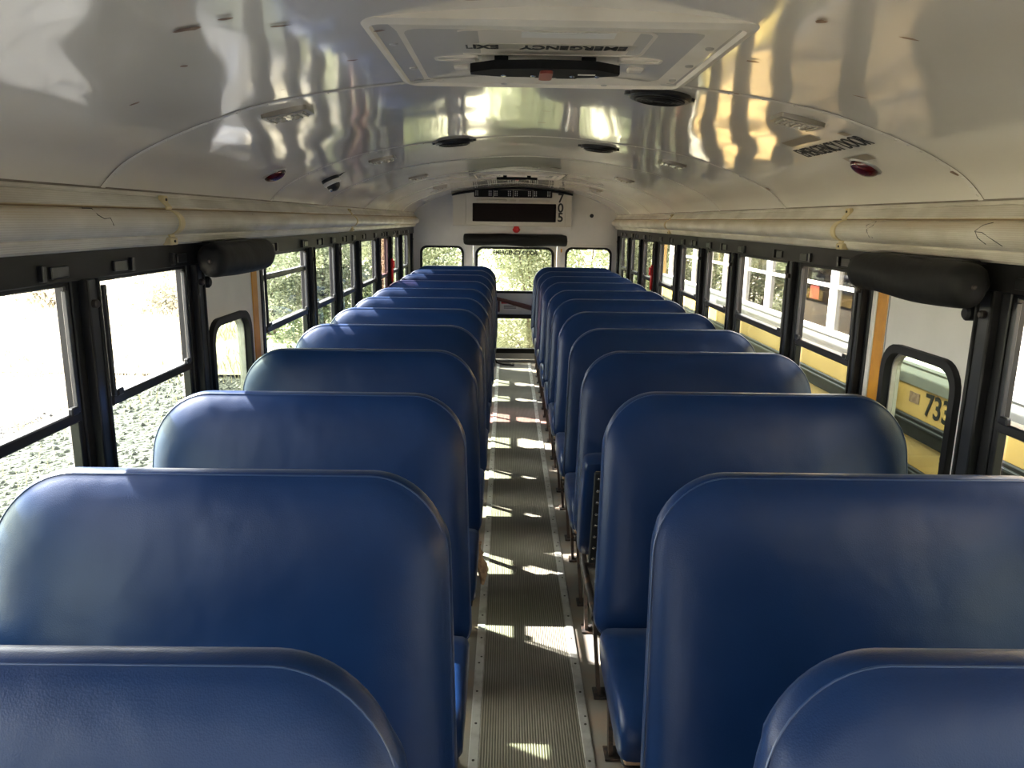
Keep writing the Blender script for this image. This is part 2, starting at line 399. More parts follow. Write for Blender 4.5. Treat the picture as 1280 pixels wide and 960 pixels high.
# ------------------------------------------------------------------ floor
mb = MB(); mb.box(-1.2, 1.2, YF-.05, YB+.05, -.06, 0)
floor = tag(mb.build('floor', M['floor']), kind='structure')
mb = MB(); mb.box(-.165, .165, YF, YB-.12, .0005, .006)
mat_o = mb.build('aisle_runner', M['mat'])
tag(mat_o, 'long ribbed grey rubber runner covering the aisle floor between the seats', 'runner')
for n, x in ((1, -.176), (2, .176)):
    mb = MB(); mb.box(x-.016, x+.016, YF, YB-.12, .0005, .009, .003, 1)
    t = tag(mb.build(f'trim_{n}', M['alu']), kind='structure')
    y = YF+.1
    while y < YB-.2:
        mb = MB(); mb.disc((x+random.uniform(-.003, .003), y, .008), (0, 0, 1), .0045, .002, 8); mb.build('screw', M['screw'], t); y += .17
        if random.random() < .4:
            mb = MB(); mb.disc((x+.006, y-.13, .008), (0, 0, 1), .004, .002, 8); mb.build('screw', M['screw'], t)

# ------------------------------------------------------------------ side walls, posts, windows
LEFT_WIN = [(-1.45, -.85), (-.78, -.16), (-.09, .50), (.57, 1.13), (1.22, 1.83), (1.95, 2.50), (3.28, 4.01), (4.14, 4.66), (4.79, 5.28), (5.46, 6.13), (6.31, 6.75), (6.97, 7.42), (7.62, 8.10)]
RIGHT_WIN = [(-1.45, -.85), (-.78, -.16), (-.09, .50), (.57, 1.13), (1.22, 1.84), (2.64, 3.20), (3.32, 4.06), (4.19, 4.71), (4.88, 5.40), (5.58, 6.17), (6.43, 6.90), (7.10, 7.57), (7.78, 8.23)]
DOORS = {-1: (2.62, 3.13, 3.13, 3.25), 1: (1.975, 2.435, 2.435, 2.55)}
wn = 0
walls = {}
for sgn, WINS, side in ((-1, LEFT_WIN, 'left'), (1, RIGHT_WIN, 'right')):
    d0, d1, s0, s1 = DOORS[sgn]
    F = lambda x0, x1, y0, y1, z0, z1, b=0, m=None: (m.box(sgn*min(x0, x1) if sgn > 0 else -max(x0, x1), sgn*max(x0, x1) if sgn > 0 else -min(x0, x1), y0, y1, z0, z1, b, 1))
    mb = MB()
    # lower wall broken at the door, header rail above
    for a, b in ((YF-.05, d0-.004), (s1, YB+.05)):
        F(1.155, 1.21, a, b, -.06, SILL-.005, 0, mb)
    F(1.150, 1.215, YF-.05, YB+.05, HTOP-.005, 1.66, 0, mb)
    wall = tag(mb.build(f'wall_{side}', M['panel_low']), kind='structure'); walls[sgn] = wall
    mb = MB(); F(1.135, 1.205, YF-.05, YB+.04, HEAD, HTOP, .003, mb)
    # slotted window-lock plates along the header
    hd = mb.build('window_header', M['black'], wall)
    for a, b in WINS:
        for yy in (a+.06, b-.10):
            mb = MB()
            F(1.127, 1.136, yy, yy+.07, HEAD+.012, HEAD+.04, .002, mb)
            F(1.123, 1.136, yy+.09 if yy < (a+b)/2 else yy-.04, yy+.105 if yy < (a+b)/2 else yy-.025, HEAD+.008, HEAD+.045, .002, mb)
            mb.build('lock_plate', M['black_gloss'], hd)
    # posts fill the gaps between openings
    gaps = []
    segs = sorted(WINS + [(d0, s1)])
    prev = YF-.05
    for a, b in segs:
        gaps.append((prev, a)); prev = b
    gaps.append((prev, YB+.04))
    for a, b in gaps:
        if b-a < .01: continue
        mb = MB(); F(1.145, 1.174, a, b, SILL-.03, HEAD+.002, .003, mb)
        po = mb.build('window_post', M['frame'], wall)
        if b-a > .05 and a > 0:
            mb = MB(); c = (a+b)/2; w = min(.03, (b-a)*.22)
            F(1.128, 1.146, c-w, c+w, SILL, HEAD+.002, .004, mb)
            mb.build('post_cover', M['frame_lt'], po, smooth=40)
            for q in (-1, 1):
                mb = MB()
                F(1.122, 1.146, c+q*w-.006, c+q*w+.006, SILL, HEAD+.002, .003, mb)
                mb.build('post_bead', M['black'], po, smooth=40)
            mb = MB(); mb.disc((sgn*1.128, c, HEAD-.06), (-sgn, 0, 0), .011, .014, 12, .004); mb.build('post_stud', M['screw'], po, smooth=40)
    mb = MB(); F(1.140, 1.21, YF-.05, d0-.004, SILL-.03, SILL+.002, .003, mb); F(1.140, 1.21, s1, YB+.04, SILL-.03, SILL+.002, .003, mb)
    mb.build('window_sill', M['frame'], wall)
    for a, b in WINS:
        wn += 1
        w = tag(empty(f'window_{wn}', (sgn*1.17, (a+b)/2, SILL)), kind='structure')
        red = (sgn < 0 and a == 6.31); latch = red or (sgn > 0 and a == 6.43)
        first = (sgn < 0 and a == 3.28)
        hw = (b-a)/2
        L = lambda m, x0, x1, y0, y1, z0, z1, bv=.003: m.box(min(-sgn*x0, -sgn*x1), max(-sgn*x0, -sgn*x1), y0, y1, z0-SILL, z1-SILL, bv, 1)   # x measured inward from window plane
        mb = MB()
        L(mb, -.006, .02, -hw, -hw+.02, SILL, HEAD); L(mb, -.006, .02, hw-.02, hw, SILL, HEAD)
        L(mb, -.006, .02, -hw, hw, HEAD-.012, HEAD); L(mb, -.006, .02, -hw, hw, SILL, SILL+.02)
        mb.build('window_frame', M['frame'], w)
        mb = MB(); L(mb, -.012, .026, -hw+.02, hw-.02, RAIL-.014, RAIL+.014, .004)
        mb.build('sash_rail', M['frame'], w, smooth=40)
        top = HEAD-.012
        if first:    # upper sash slid part way down
            mb = MB(); L(mb, -.004, .02, -hw+.02, hw-.02, 1.325, 1.35, .004); mb.build('lowered_sash_rail', M['frame_lt'], w, smooth=40); top = 1.33
        mb = MB(); L(mb, -.004, -.001, -hw+.02, hw-.02, RAIL+.012, top, 0)
        mb.build('upper_pane', M['glass_red'] if red else M['glass_clear'], w)
        mb = MB(); L(mb, -.012, -.009, -hw+.02, hw-.02, SILL+.018, RAIL-.012, 0)
        mb.build('lower_pane', M['glass_red'] if red else M['glass_low'], w)
        if b > 1:
            for q in (-1, 1):
                mb = MB(); L(mb, .018, .03, *sorted((q*(hw-.034), q*(hw-.022))), RAIL+.012, HEAD-.02, .002); mb.build('sash_channel', M['frame_lt'], w)
                mb = MB(); L(mb, .02, .034, q*(hw-.05)-.015, q*(hw-.05)+.015, RAIL+.01, RAIL+.03, .003); mb.build('sash_latch', M['black_gloss'], w)
        if latch:
            mb = MB(); yl = hw+.06 if red else -hw-.10
            L(mb, .04, .062, yl-.016, yl+.016, RAIL-.07, RAIL+.14, .008)
            L(mb, .055, .075, yl-.024, yl+.024, RAIL+.05, RAIL+.12, .008)
            lo = mb.build('release_lever', M['red'], w, smooth=50); tag(lo, 'red emergency release lever')

    # ---- emergency side door beside the seats
    dn = 2 if sgn < 0 else 3
    dr = tag(empty(f'door_{dn}', (sgn*1.16, (d0+d1)/2, 0)), kind='structure')
    dw = (d1-d0)/2
    oy0, oy1 = ((-dw+.012, dw-.030) if sgn > 0 else (-dw+.018, dw-.07))
    win_o = rrect(oy0, oy1, .66, 1.235, .085, 6); win_i = rrect(oy0+.026, oy1-.026, .686, 1.209, .065, 6)
    fn = lambda u, v, h: (-sgn*h, u, v)
    mb = MB()
    mb.bm.free(); mb = solid_with_holes([(-dw, .02), (dw, .02), (dw, HEAD+.003), (-dw, HEAD+.003)], [win_o], fn, -.03, .012)
    mb.build('door_panel', M['white'], dr)
    mb = MB()
    mb.ring(win_o, win_i, fn, -.012, .03)
    mb.build('window_seal', M['rubber'], dr, smooth=40)
    mb = MB(); mb.ring(win_i, rrect(oy0+.033, oy1-.033, .693, 1.202, .058, 6), fn, -.02, .006); mb.build('inner_seal', M['alu'], dr)
    mb = MB(); mb.prism(win_i, fn, -.01, -.007); mb.build('pane', M['glass_door'], dr)
    mb = MB(); mb.box(-.012, .012, dw-.012, dw-.002, .2, HEAD, .003, 1); mb.build('edge_bead', M['chrome'], dr)
    mb = MB()
    c0, c1 = s0-(d0+d1)/2, s1-(d0+d1)/2
    lo = sgn*-.02; hi = sgn*.04
    for (ya, yb, xx) in ((c0+.004, c0+(c1-c0)*.5-.002, .0), (c0+(c1-c0)*.5+.002, c1-.03, .006)):
        mb.box(min(-sgn*.014+sgn*xx, sgn*.04), max(-sgn*.014+sgn*xx, sgn*.04), ya, yb, .02, HEAD, .004, 1)
    mb.build('orange_jamb', M['orange'], dr); 
    mb = MB(); mb.box(min(-sgn*.01, sgn*.04), max(-sgn*.01, sgn*.04), c1-.028, c1, .02, HEAD, .003, 1); mb.build('white_jamb', M['white'], dr)
    mb = MB(); mb.disc((-sgn*.012, -dw+.002 if sgn > 0 else -dw+.004, 1.375), (-sgn, 0, 0), .02, .03, 14, .006); mb.build('rubber_stop', M['rubber'], dr, smooth=40)

# ------------------------------------------------------------------ wire cover mouldings along the roof edge
MOLD = [(1.150, 1.664), (1.127, 1.664), (1.124, 1.654), (1.128, 1.652), (1.122, 1.645), (1.110, 1.632), (1.103, 1.624), (1.104, 1.617), (1.110, 1.614)]
for k in range(13):
    MOLD.append((1.112 - .044*math.sin(math.radians(8+164*k/12)), 1.579 + .037*math.cos(math.radians(8+164*k/12))))
MOLD += [(1.106, 1.541), (1.104, 1.536), (1.112, 1.518), (1.122, 1.511), (1.150, 1.511)]
for n, sgn in ((3, -1), (4, 1)):
    mb = MB(); ysm = [YF + (YB-.02-YF)*i/24 for i in range(25)]
    mb.grid([[(sgn*x, y, z) for x, z in MOLD] for y in ysm], close_v=True, cap=True)
    t = tag(mb.build(f'trim_{n}', M['rib_cream'], smooth=30), kind='structure')
    mb = MB(); mb.tube([(sgn*1.127, YF, 1.6655), (sgn*1.127, YB-.02, 1.6655)], .0032, 6); mb.build('grimy_joint', M['seam'], t)
    mb = MB(); mb.tube([(sgn*1.1035, YF, 1.6165), (sgn*1.1035, YB-.02, 1.6165)], .0018, 6); mb.build('groove_dirt', M['groove'], t)
    for cy, kind in ((2.30 if sgn < 0 else 2.72, 1), (5.0 if sgn < 0 else 5.65, 1), (-.6, 1)):
        mb = MB()
        rows = []
        pr = MOLD[4:]
        for i, (x, z) in enumerate(pr[:-1]):
            off = .006
            rows.append([(sgn*(x-off*.2), cy-.018+.012*i/len(pr), z), (sgn*(x-off), cy-.016+.012*i/len(pr), z), (sgn*(x-off), cy+.016+.012*i/len(pr), z), (sgn*(x-off*.2), cy+.018+.012*i/len(pr), z)])
        mb.grid(rows)
        mb.box(*sorted((sgn*1.092, sgn*1.12)), cy-.02, cy+.03, 1.512, 1.534, .003, 1)
        mb.box(*sorted((sgn*1.108, sgn*1.125)), cy-.012, cy+.02, 1.632, 1.656, .003, 1)
        c = mb.build('clip_bracket', M['clip'], t, smooth=40); tag(c, 'yellowed retaining clip')
        mb = MB(); mb.disc((sgn*1.092, cy+.005, 1.523), (-sgn, 0, 0), .004, .003, 8); mb.build('screw', M['screw'], c); mb = MB(); mb.disc((sgn*1.108, cy+.004, 1.644), (-sgn, 0, 0), .004, .003, 8); mb.build('screw', M['screw'], c)
    # crack lines in the plastic
    def crack(pts):
        m_ = MB(); P = []
        for (yy, kk) in pts:
            th = math.radians(kk); P.append((sgn*(1.112-.0448*math.sin(th)), yy, 1.579+.0376*math.cos(th)))
        m_.tube(P, .0009, 5); o = m_.build('crack_line', M['ink'], t); return o
    if sgn > 0:
        crack([(1.86, 35), (1.885, 50), (1.90, 75), (1.885, 100), (1.86, 125)]); crack([(1.90, 78), (1.87, 80), (1.82, 110), (1.80, 130)])
        crack([(2.46, 30), (2.49, 60), (2.47, 90), (2.46, 120)]); crack([(2.46, 30), (2.445, 60), (2.475, 80), (2.44, 122)])
    else:
        crack([(1.82, 25), (1.86, 26), (1.85, 60), (1.87, 75), (1.90, 72), (1.91, 100)]); crack([(3.0, 40), (3.005, 110)])

# ------------------------------------------------------------------ rear bulkhead
back_out = [(-1.2, -.05), (1.2, -.05), (1.2, 1.60)] + [(x*1.03, z+.03) for x, z in SP[::-1]] + [(-1.2, 1.60)]
hwL = rrect(-1.065, -.575, .70, 1.308, .075); hwR = rrect(.56, 1.085, .70, 1.308, .075)
hdoor = rrect(-.475, .47, .02, 1.345, .02, 2)
fb = lambda u, v, h: (u, YB+h, v)
m_ = solid_with_holes(back_out, [hwL, hwR, hdoor], fb, 0, .06)
wall_back = tag(m_.build('wall_back', M['white']), kind='structure')
for q in ((-1.07, -.58), (.56, 1.09)):
    pass
for ho, nm in ((hwL, wn+1), (hwR, wn+2)):
    us = [p[0] for p in ho]; a, b = min(us), max(us)
    w = tag(empty(f'window_{nm}', ((a+b)/2, YB, .70)), kind='structure')
    o = [(u-(a+b)/2, v-.70) for u, v in ho]; i_ = [(u-(a+b)/2, v-.70) for u, v in rrect(a+.024, b-.024, .724, 1.284, .06)]
    f2 = lambda u, v, h: (u, h, v)
    mb = MB(); mb.ring(o, i_, f2, -.014, .03); mb.build('window_seal', M['rubber'], w, smooth=40)
    mb = MB(); mb.prism(i_, f2, .01, .013); mb.build('pane', M['glass_rear'], w)
# raised seams on the bulkhead, flanking posts
mb = MB()
for x in (-.545, .515): mb.box(x-.004, x+.004, YB-.006, YB, .02, 1.33, .001, 1)
mb.box(-1.1, 1.1, YB-.008, YB, 1.335, 1.345, .002, 1); mb.box(-.69, .62, YB-.012, YB, 1.500, 1.528, .002, 1)
for x in (-.9, -.75, .75, .9, -1.0, 1.0):
    mb.disc((x, YB, 1.42+.1*math.sin(x*7)), (0, -1, 0), .006, .004, 8)
mb.build('panel_seams', M['white'], wall_back)
mb = MB(); mb.disc((.845, YB, 1.655), (0, -1, 0), .022, .006, 14); mb.build('plug_hole', M['black_gloss'], wall_back)
mb = MB(); mb.box(.51, .525, YB-.02, YB, 1.25, 1.29, .003, 1); mb.build('hinge_bolt', M['orange'], wall_back)

# emergency rear door
dr = tag(empty('door_1', (0, YB+.01, 0)), kind='structure')
fd = lambda u, v, h: (u, h, v)
dout = rrect(-.47, .465, .025, 1.34, .02, 2)
wup = rrect(-.447, .439, .785, 1.303, .085, 6); wlo = rrect(-.38, .38, .10, .545, .03, 4)
m_ = solid_with_holes(dout, [wup, wlo], fd, -.004, .04); m_.build('door_panel', M['white'], dr)
wupi = rrect(-.418, .41, .812, 1.278, .065, 6)
mb = MB(); mb.ring(wup, wupi, fd, -.02, .03); mb.build('window_seal', M['rubber'], dr, smooth=40)
mb = MB(); mb.prism(wupi, fd, .01, .013); mb.build('pane', M['glass_rear'], dr)
wloi = rrect(-.35, .35, .155, .50, .02, 4)
mb = MB(); mb.ring(wlo, wloi, fd, -.035, .02); mb.box(-.38, .38, -.045, -.03, .50, .545, .004, 1); mb.box(-.38, .38, -.045, -.03, .10, .155, .004, 1)
mb.build('guard_frame', M['black'], dr)
mb = MB(); mb.prism(wloi, fd, .012, .015); mb.build('lower_pane', M['glass_rear'], dr)
mb = MB()
pz, px = .027, .040
nr = int(.345/pz)+1; nc = int(.70/px)+1
for r in range(nr):
    for c in range(nc):
        x = -.35 + px*c + (px/2 if r % 2 else 0); z = .155 + pz*r + pz/2
        if x+px/2 > .352 or z+pz/2 > .505: continue
        P = [(x, z+pz*.62), (x+px*.5, z), (x, z-pz*.62), (x-px*.5, z)]
        o_ = P; i_ = [(x+(u-x)*.52, z+(v-z)*.52) for u, v in P]
        mb.ring(o_, i_, fd, -.024, -.020)
mb.build('mesh_grille', pmat('olive_mesh', (.15, .13, .06), .5, .5), dr)
text_obj('emergency_door_lettering', 'EMERGENCY DOOR', .066, M['ink'], dr, frame_matrix((.0, -.002, 1.237), (1, 0, 0), (0, 0, 1)), .0008, bold=.0022, stretch=.84)
mb = MB(); A, B = Vector((-.235, -.04, .735)), Vector((.28, -.05, .60))
mb.tube([A, A.lerp(B, .12), A.lerp(B, .5), B], [.018, .020, .026, .03], 8); mb.box(-.19, -.165, -.05, -.02, .575, .70, .004, 1)
h = mb.build('door_handle', pmat('brown_red_handle', (.07, .02, .018), .45), dr, smooth=40)
mb = MB(); mb.box(-.262, -.225, -.06, -.02, .715, .76, .006, 1); mb.build('handle_tip', M['black_gloss'], h)
mb = MB(); mb.box(-.155, .04, -.009, -.004, .595, .70, .001, 1); lb = mb.build('instruction_label', M['white_lbl'], dr)
mb = MB(); mb.box(-.15, -.03, -.0105, -.0085, .665, .69); mb.build('label_red_band', M['red'], lb)
mb = MB()
for z in (.64, .625, .612): mb.box(-.12, .02, -.0105, -.0085, z, z+.006)
mb.build('label_lines', M['ink'], lb)

# destination and lamp housing above the rear door
hb = empty('lamp_housing', (-.04, YB, 1.53)); tag(hb, 'cream housing above the rear door with black lamp modules, dark display and number 705', 'light housing')
def HB(m, x0, x1, y0, y1, z0, z1, b=.003): m.box(x0+.04, x1+.04, y0, y1, z0-1.53, z1-1.53, b, 1)
mb = MB()
arc = [(x, czs(x)-.006) for x in [.61-.0813*k for k in range(17)]]
mb.prism([(-.69+.04, 0), (.61+.04, 0)] + [(x+.04, z-1.53) for x, z in arc], lambda u, v, h: (u, h, v), -.10, -.002)
body = mb.build('housing_body', M['cream'], hb)
mb = MB()
mb.tube([(x+.04, -.105, czs(x)-1.53-.016) for x in [-.70+.0825*k for k in range(17)]], .013, 6); mb.build('black_gasket', M['rubber'], hb)
mb = MB(); HB(mb, -.56, -.545, -.112, -.10, 1.54, 1.88); HB(mb, .53, .545, -.112, -.10, 1.54, 1.88); HB(mb, -.69, .61, -.112, -.10, 1.532, 1.545); mb.build('housing_ribs', M['cream'], hb)
for k in range(4):
    mb = MB(); x0 = -.458+.2145*k; HB(mb, x0, x0+.208, -.122, -.10, 1.838, 1.915, .004); lm = mb.build('lamp_module', M['handle'], hb)
    for cl in (((.015, .035), (.16, .18)) if k % 2 == 0 else ((.01, .03), (.155, .177))):
        mb = MB()
        for cx in cl:
            for cz in (0, .02, .04): HB(mb, x0+cx, x0+cx+.010, -.1245, -.1215, 1.853+cz, 1.866+cz, .001)
        mb.build('pale_digit', M['digit'], lm)
mb = MB(); HB(mb, -.475, .44, -.12, -.10, 1.578, 1.773, .006); mb.build('display_panel', M['display'], hb)
mb = MB(); HB(mb, -.435, -.10, -.112, -.098, 1.793, 1.818, .005); HB(mb, .035, .37, -.112, -.098, 1.793, 1.818, .005); HB(mb, -.07, .0, -.11, -.098, 1.795, 1.815, .003); mb.build('slot_covers', M['tape'], hb)
for ch, z in (('7', 1.832), ('0', 1.728), ('5', 1.628)):
    text_obj('fleet_number', ch, .135, M['ink'], hb, frame_matrix((.49+.04, -.102, z-1.53), (1, 0, 0), (0, 0, 1)), .002, bold=.003, stretch=.95)

o = empty('warning_lamp', (.01, YB, 1.500)); tag(o, 'small bright red dome lamp above the shade roll of the rear door', 'lamp')
mb = MB(); mb.disc((0, 0, 0), (0, -1, 0), .044, .012, 20, .004); mb.build('lamp_base', M['red'], o, smooth=40)
mb = MB(); mb.dome((0, -.012, 0), (0, -1, 0), .036, .026, 18); mb.build('lamp_lens', M['redlens_b'], o, smooth=60)

# ------------------------------------------------------------------ rolled shades
def shade(name, p0, p1, r, label, seed, drop):
    rnd = random.Random(seed)
    p0, p1 = Vector(p0), Vector(p1); o = empty(name, (p0+p1)/2); tag(o, label, 'shade')
    c = (p0+p1)/2; d = (p1-p0).normalized(); Ln = (p1-p0).length
    side = d.cross(Vector((0, 0, 1))).normalized(); rows = []
    n = 24; N = 30
    ends = [(0, .55), (.006, .80), (.018, .95), (.045, .99)]
    ts = [(e[0], e[1]) for e in ends] + [(.08+(Ln-.16)*i/N, 1) for i in range(N+1)] + [(Ln-e[0], e[1]) for e in ends[::-1]]
    for (t, f) in ts:
        ring = []
        for k in range(n):
            a = 2*PI*k/n
            rr = r*f*(1 + .03*math.sin(3*a+t*9) + (.10*math.sin(7*a+seed) if f < .95 else .015*math.sin(5*a+t*14)))
            zz = math.sin(a)*rr*1.12; ss = math.cos(a)*rr*.95
            ring.append(tuple(p0 + d*t + side*ss + Vector((0, 0, zz + .004*math.sin(t*11+seed))) - c))
        rows.append(ring)
    mb = MB(); mb.grid(rows, close_v=True, cap=True); mb.build('rolled_cover', M['shade'], o, smooth=60)
    for e, s in ((p0, -1), (p1, 1)):
        mb = MB(); mb.disc(tuple(e-c-d*s*.004), tuple(d*s), r*.14, .008, 12, .003); mb.build('end_button', M['screw'], o, smooth=40)
    # mounting strip that carries the roll
    mb = MB()
    if abs(d.y) > .5:
        sx = 1 if p0.x > 0 else -1
        mb.box(*sorted((sx*1.137-c.x, sx*(abs(c.x)+.01)-c.x)), p0.y-c.y+.08, p1.y-c.y-.08, r*.98, r*1.18, .002, 1)
    else:
        mb.box(p0.x-c.x+.05, p1.x-c.x-.05, 0, YB-c.y-.001, r*.9, r*1.15, .002, 1)
    mb.build('mounting_strip', M['black'], o)
    return o
shade('rolled_shade', (-1.068, 2.50, 1.452), (-1.068, 3.08, 1.452), .052, 'black vinyl shade roll above the left side door with one end puckered', 1, 0)
shade('rolled_shade', (1.062, 1.86, 1.452), (1.062, 2.48, 1.452), .053, 'large black vinyl shade roll above the right side door, seam along its face', 2, 0)
shade('rolled_shade', (-.575, YB-.075, 1.385), (.575, YB-.075, 1.375), .056, 'long black shade roll across the top of the rear emergency door window', 3, 0)

# ------------------------------------------------------------------ roof hatches
def hatch(loc, label, detailed):
    cx, cy, cz = loc
    o = empty('roof_hatch', (cx, cy, cz)); tag(o, label, 'roof hatch')
    fh = lambda u, v, h: (u, v, h)
    out = rrect(-.355, .35, -.325, .325, .035, 4); mid = rrect(-.335, .33, -.305, .305, .03, 4); inn = rrect(-.285, .28, -.235, .285, .04, 4); deep = rrect(-.262, .257, -.215, .262, .03, 4)
    mb = MB()
    mb.grid([[(u, v, .028) for u, v in out], [(u, v, -.006) for u, v in out], [(u, v, -.012) for u, v in mid], [(u*.985, v*.985, -.004) for u, v in mid],
             [(u, v, -.002) for u, v in inn], [(u, v, .014) for u, v in deep], [(u, v, .020) for u, v in deep]], close_v=True)
    mb.build('hatch_frame', M['hatch'], o, smooth=35)
    mb = MB(); mb.prism(rrect(-.258, .253, -.212, .258, .028, 4), fh, .010, .022); mb.ring(rrect(-.20, .195, -.19, .03, .03, 4), rrect(-.192, .187, -.182, .022, .028, 4), fh, .0075, .011)
    lid = mb.build('hatch_lid', M['hatch_lid'], o, smooth=30)
    for g in ((-.262, -.240, -.19, .10, .006, .011), (.246, .250, -.19, .08, .006, .011), (-.07, .11, -.214, -.210, .004, .011)):
        mb = MB(); mb.box(*g); mb.build('dark_gap', M['black_gloss'], lid)
    for x in (-.20, .20):
        mb = MB(); mb.ring(rrect(x-.05, x+.045, .03, .07, .01, 3), rrect(x-.043, x+.038, .036, .063, .008, 3), fh, .002, .011); sl = mb.build('finger_slot', M['hatch'], o)
        mb = MB(); mb.box(x-.043, x+.038, .036, .041, .004, .0105); mb.build('slot_shadow_gap', M['black_gloss'], sl)
        mb = MB(); mb.box(x-.015, x+.02, .13, .165, .0, .011, .003, 1); mb.build('pad', M['hatch'], o)
    mb = MB()
    for (x, y) in ((-.315, -.12), (-.305, .12), (.305, -.12), (.305, .05), (.305, .22), (-.31, .26), (-.1, .305), (.15, .305), (.0, -.29)):
        mb = MB(); mb.disc((x, y, -.003), (0, 0, -1), .009, .004, 10, .002); mb.build('rim_screw', M['alu'], o, smooth=40)
    # black release handle
    mb = MB()
    hp = [(-.172, .070), (-.12, .030), (-.02, .018), (.06, .022), (.10, .030), (.152, .070), (.152, .092), (.09, .118), (.065, .122), (.06, .132), (.02, .132), (.015, .125), (-.03, .125), (-.035, .12), (-.105, .118), (-.172, .098)]
    mb.prism([(x, y-.035) for x, y in hp], fh, -.026, -.008)
    mb.box(-.12, -.09, .03, .06, -.01, .012, .002, 1); mb.box(.07, .10, .03, .06, -.01, .012, .002, 1)
    ha = mb.build('release_handle', M['handle'], o)
    for x in (-.10, -.035, .05, .105):
        mb = MB(); mb.disc((x, .058, -.026), (0, 0, -1), .0065, .004, 12, .002); mb.build('handle_bolt', M['chrome'], ha, smooth=40)
    mb = MB(); mb.prism(rrect(-.022, .006, .0, .09, .012, 4), fh, -.032, -.026); mb.build('red_lever', pmat('dull_red', (.28, .06, .045), .4), ha)
    mb = MB()
    for y in (.106, .112): mb.box(.062, .10, y-.065, y-.062, -.0268, -.0258)
    mb.build('tiny_print', M['white_lbl'], ha)
    if detailed:
        mb = MB(); mb.box(-.065, .115, -.172, -.130, .0085, .0102); mb.build('white_label', M['white_lbl'], lid)
        mb = MB(); mb.box(-.05, .10, -.19, -.174, .0088, .0102); s_ = mb.build('faded_label', M['tape'], lid)
        mb = MB()
        for k in range(12): mb.box(-.01+.008*k, -.005+.008*k, -.185, -.179, .0080, .0088)
        mb.build('worn_print', M['ink'], s_)
        mb = MB(); mb.box(-.205, .17, -.072, -.024, .0092, .0102); mb.build('clear_tape', M['tape'], lid)
        for wd, xx in (('EMERGENCY', .045), ('EXIT', -.148)): text_obj(wd.lower()+'_lettering', wd, .048, M['ink'], lid, frame_matrix((xx, -.048, .0086), (-1, 0, 0), (0, 1, 0)), .0005, bold=.0012, stretch=.80)
    return o
hatch((-.006, 1.700, 1.937), 'square cream roof hatch nearest the camera, with EMERGENCY EXIT lettering and black handle', True)
h2 = hatch((-.01, 6.15, 1.937), 'far square cream roof hatch just ahead of the rear door lamp housing', False)

# ------------------------------------------------------------------ speakers, dome lamps, red lamps, camera
def oriented(name, x, y, label, cat, group=None, dz=0):
    o = empty(name, (x, y, czs(x)+dz)); n = cnorm(x)
    o.rotation_euler = (0, math.atan2(-n.x, -n.z), 0)      # local -Z looks into the cabin
    tag(o, label, cat, group); return o
for (x, y, lab) in ((.312, 2.135, 'round black ceiling speaker just behind the near roof hatch'), (-.328, 3.42, 'round black ceiling speaker left of centre, on the second ceiling seam'), (.322, 3.60, 'round black ceiling speaker right of centre, behind the second ceiling seam')):
    o = oriented('ceiling_speaker', x, y, lab, 'speaker', 'round black ceiling speakers')
    mb = MB(); mb.disc((0, 0, .004), (0, 0, -1), .084, .018, 32, .005)
    for a in (0, PI): mb.disc((math.cos(a)*.082, 0, .003), (0, 0, -1), .014, .012, 12)
    mb.build('speaker_rim', M['black_gloss'], o, smooth=40)
    mb = MB(); mb.disc((0, 0, -.0141), (0, 0, -1), .068, .003, 28)
    for r in (.02, .034, .048, .06):
        mb.tube([(math.cos(a)*r, math.sin(a)*r, -.0175) for a in [2*PI*k/24 for k in range(25)]], .0018, 5)
    mb.build('speaker_grille', M['black'], o, smooth=40)
dl = 0
for y, nm in ((2.14, 'nearest the camera'), (3.72, 'second from the camera'), (5.2, 'third from the camera'), (6.9, 'farthest from the camera')):
    for s in (-1, 1):
        o = oriented('dome_light', s*.69, y, f'small rectangular chrome dome light on the {"left" if s < 0 else "right"} of the ceiling, {nm}', 'ceiling light', 'rectangular dome lights along the ceiling')
        mb = MB(); mb.ring(rrect(-.062, .062, -.048, .048, .008, 3), rrect(-.05, .05, -.036, .036, .006, 3), lambda u, v, h: (u, v, h), -.012, .004); mb.build('light_frame', M['lamp_rim'], o, smooth=35)
        mb = MB(); mb.box(-.051, .051, -.037, .037, -.016, .004, .005, 2)
        for k in range(7): mb.box(-.046+.0145*k, -.041+.0145*k, -.034, .034, -.018, -.014, .001, 1)
        mb.build('light_lens', M['lens'], o)
        for bx in (-.018, .02):
            mb = MB(); mb.dome((bx, .003, -.014), (0, 0, -1), .011, .010, 12); mb.build('bulb_bump', M['lens'], o, smooth=60)
for (x, y, lab) in ((-1.0, 3.03, 'dark red teardrop lamp on the left ceiling curve above the side door'), (.98, 2.34, 'dark red teardrop lamp on the right ceiling curve beside the emergency door notice')):
    o = oriented('exit_lamp', x, y, lab, 'lamp')
    mb = MB(); mb.disc((0, 0, .004), (0, 0, -1), .05, .010, 24, .003); mb.build('lamp_base', M['alu'], o, smooth=40)
    mb = MB(); mb.dome((0, 0, -.006), (0, 0, -1), .044, .022, 20); mb.build('lamp_lens', M['redlens'], o, smooth=60)
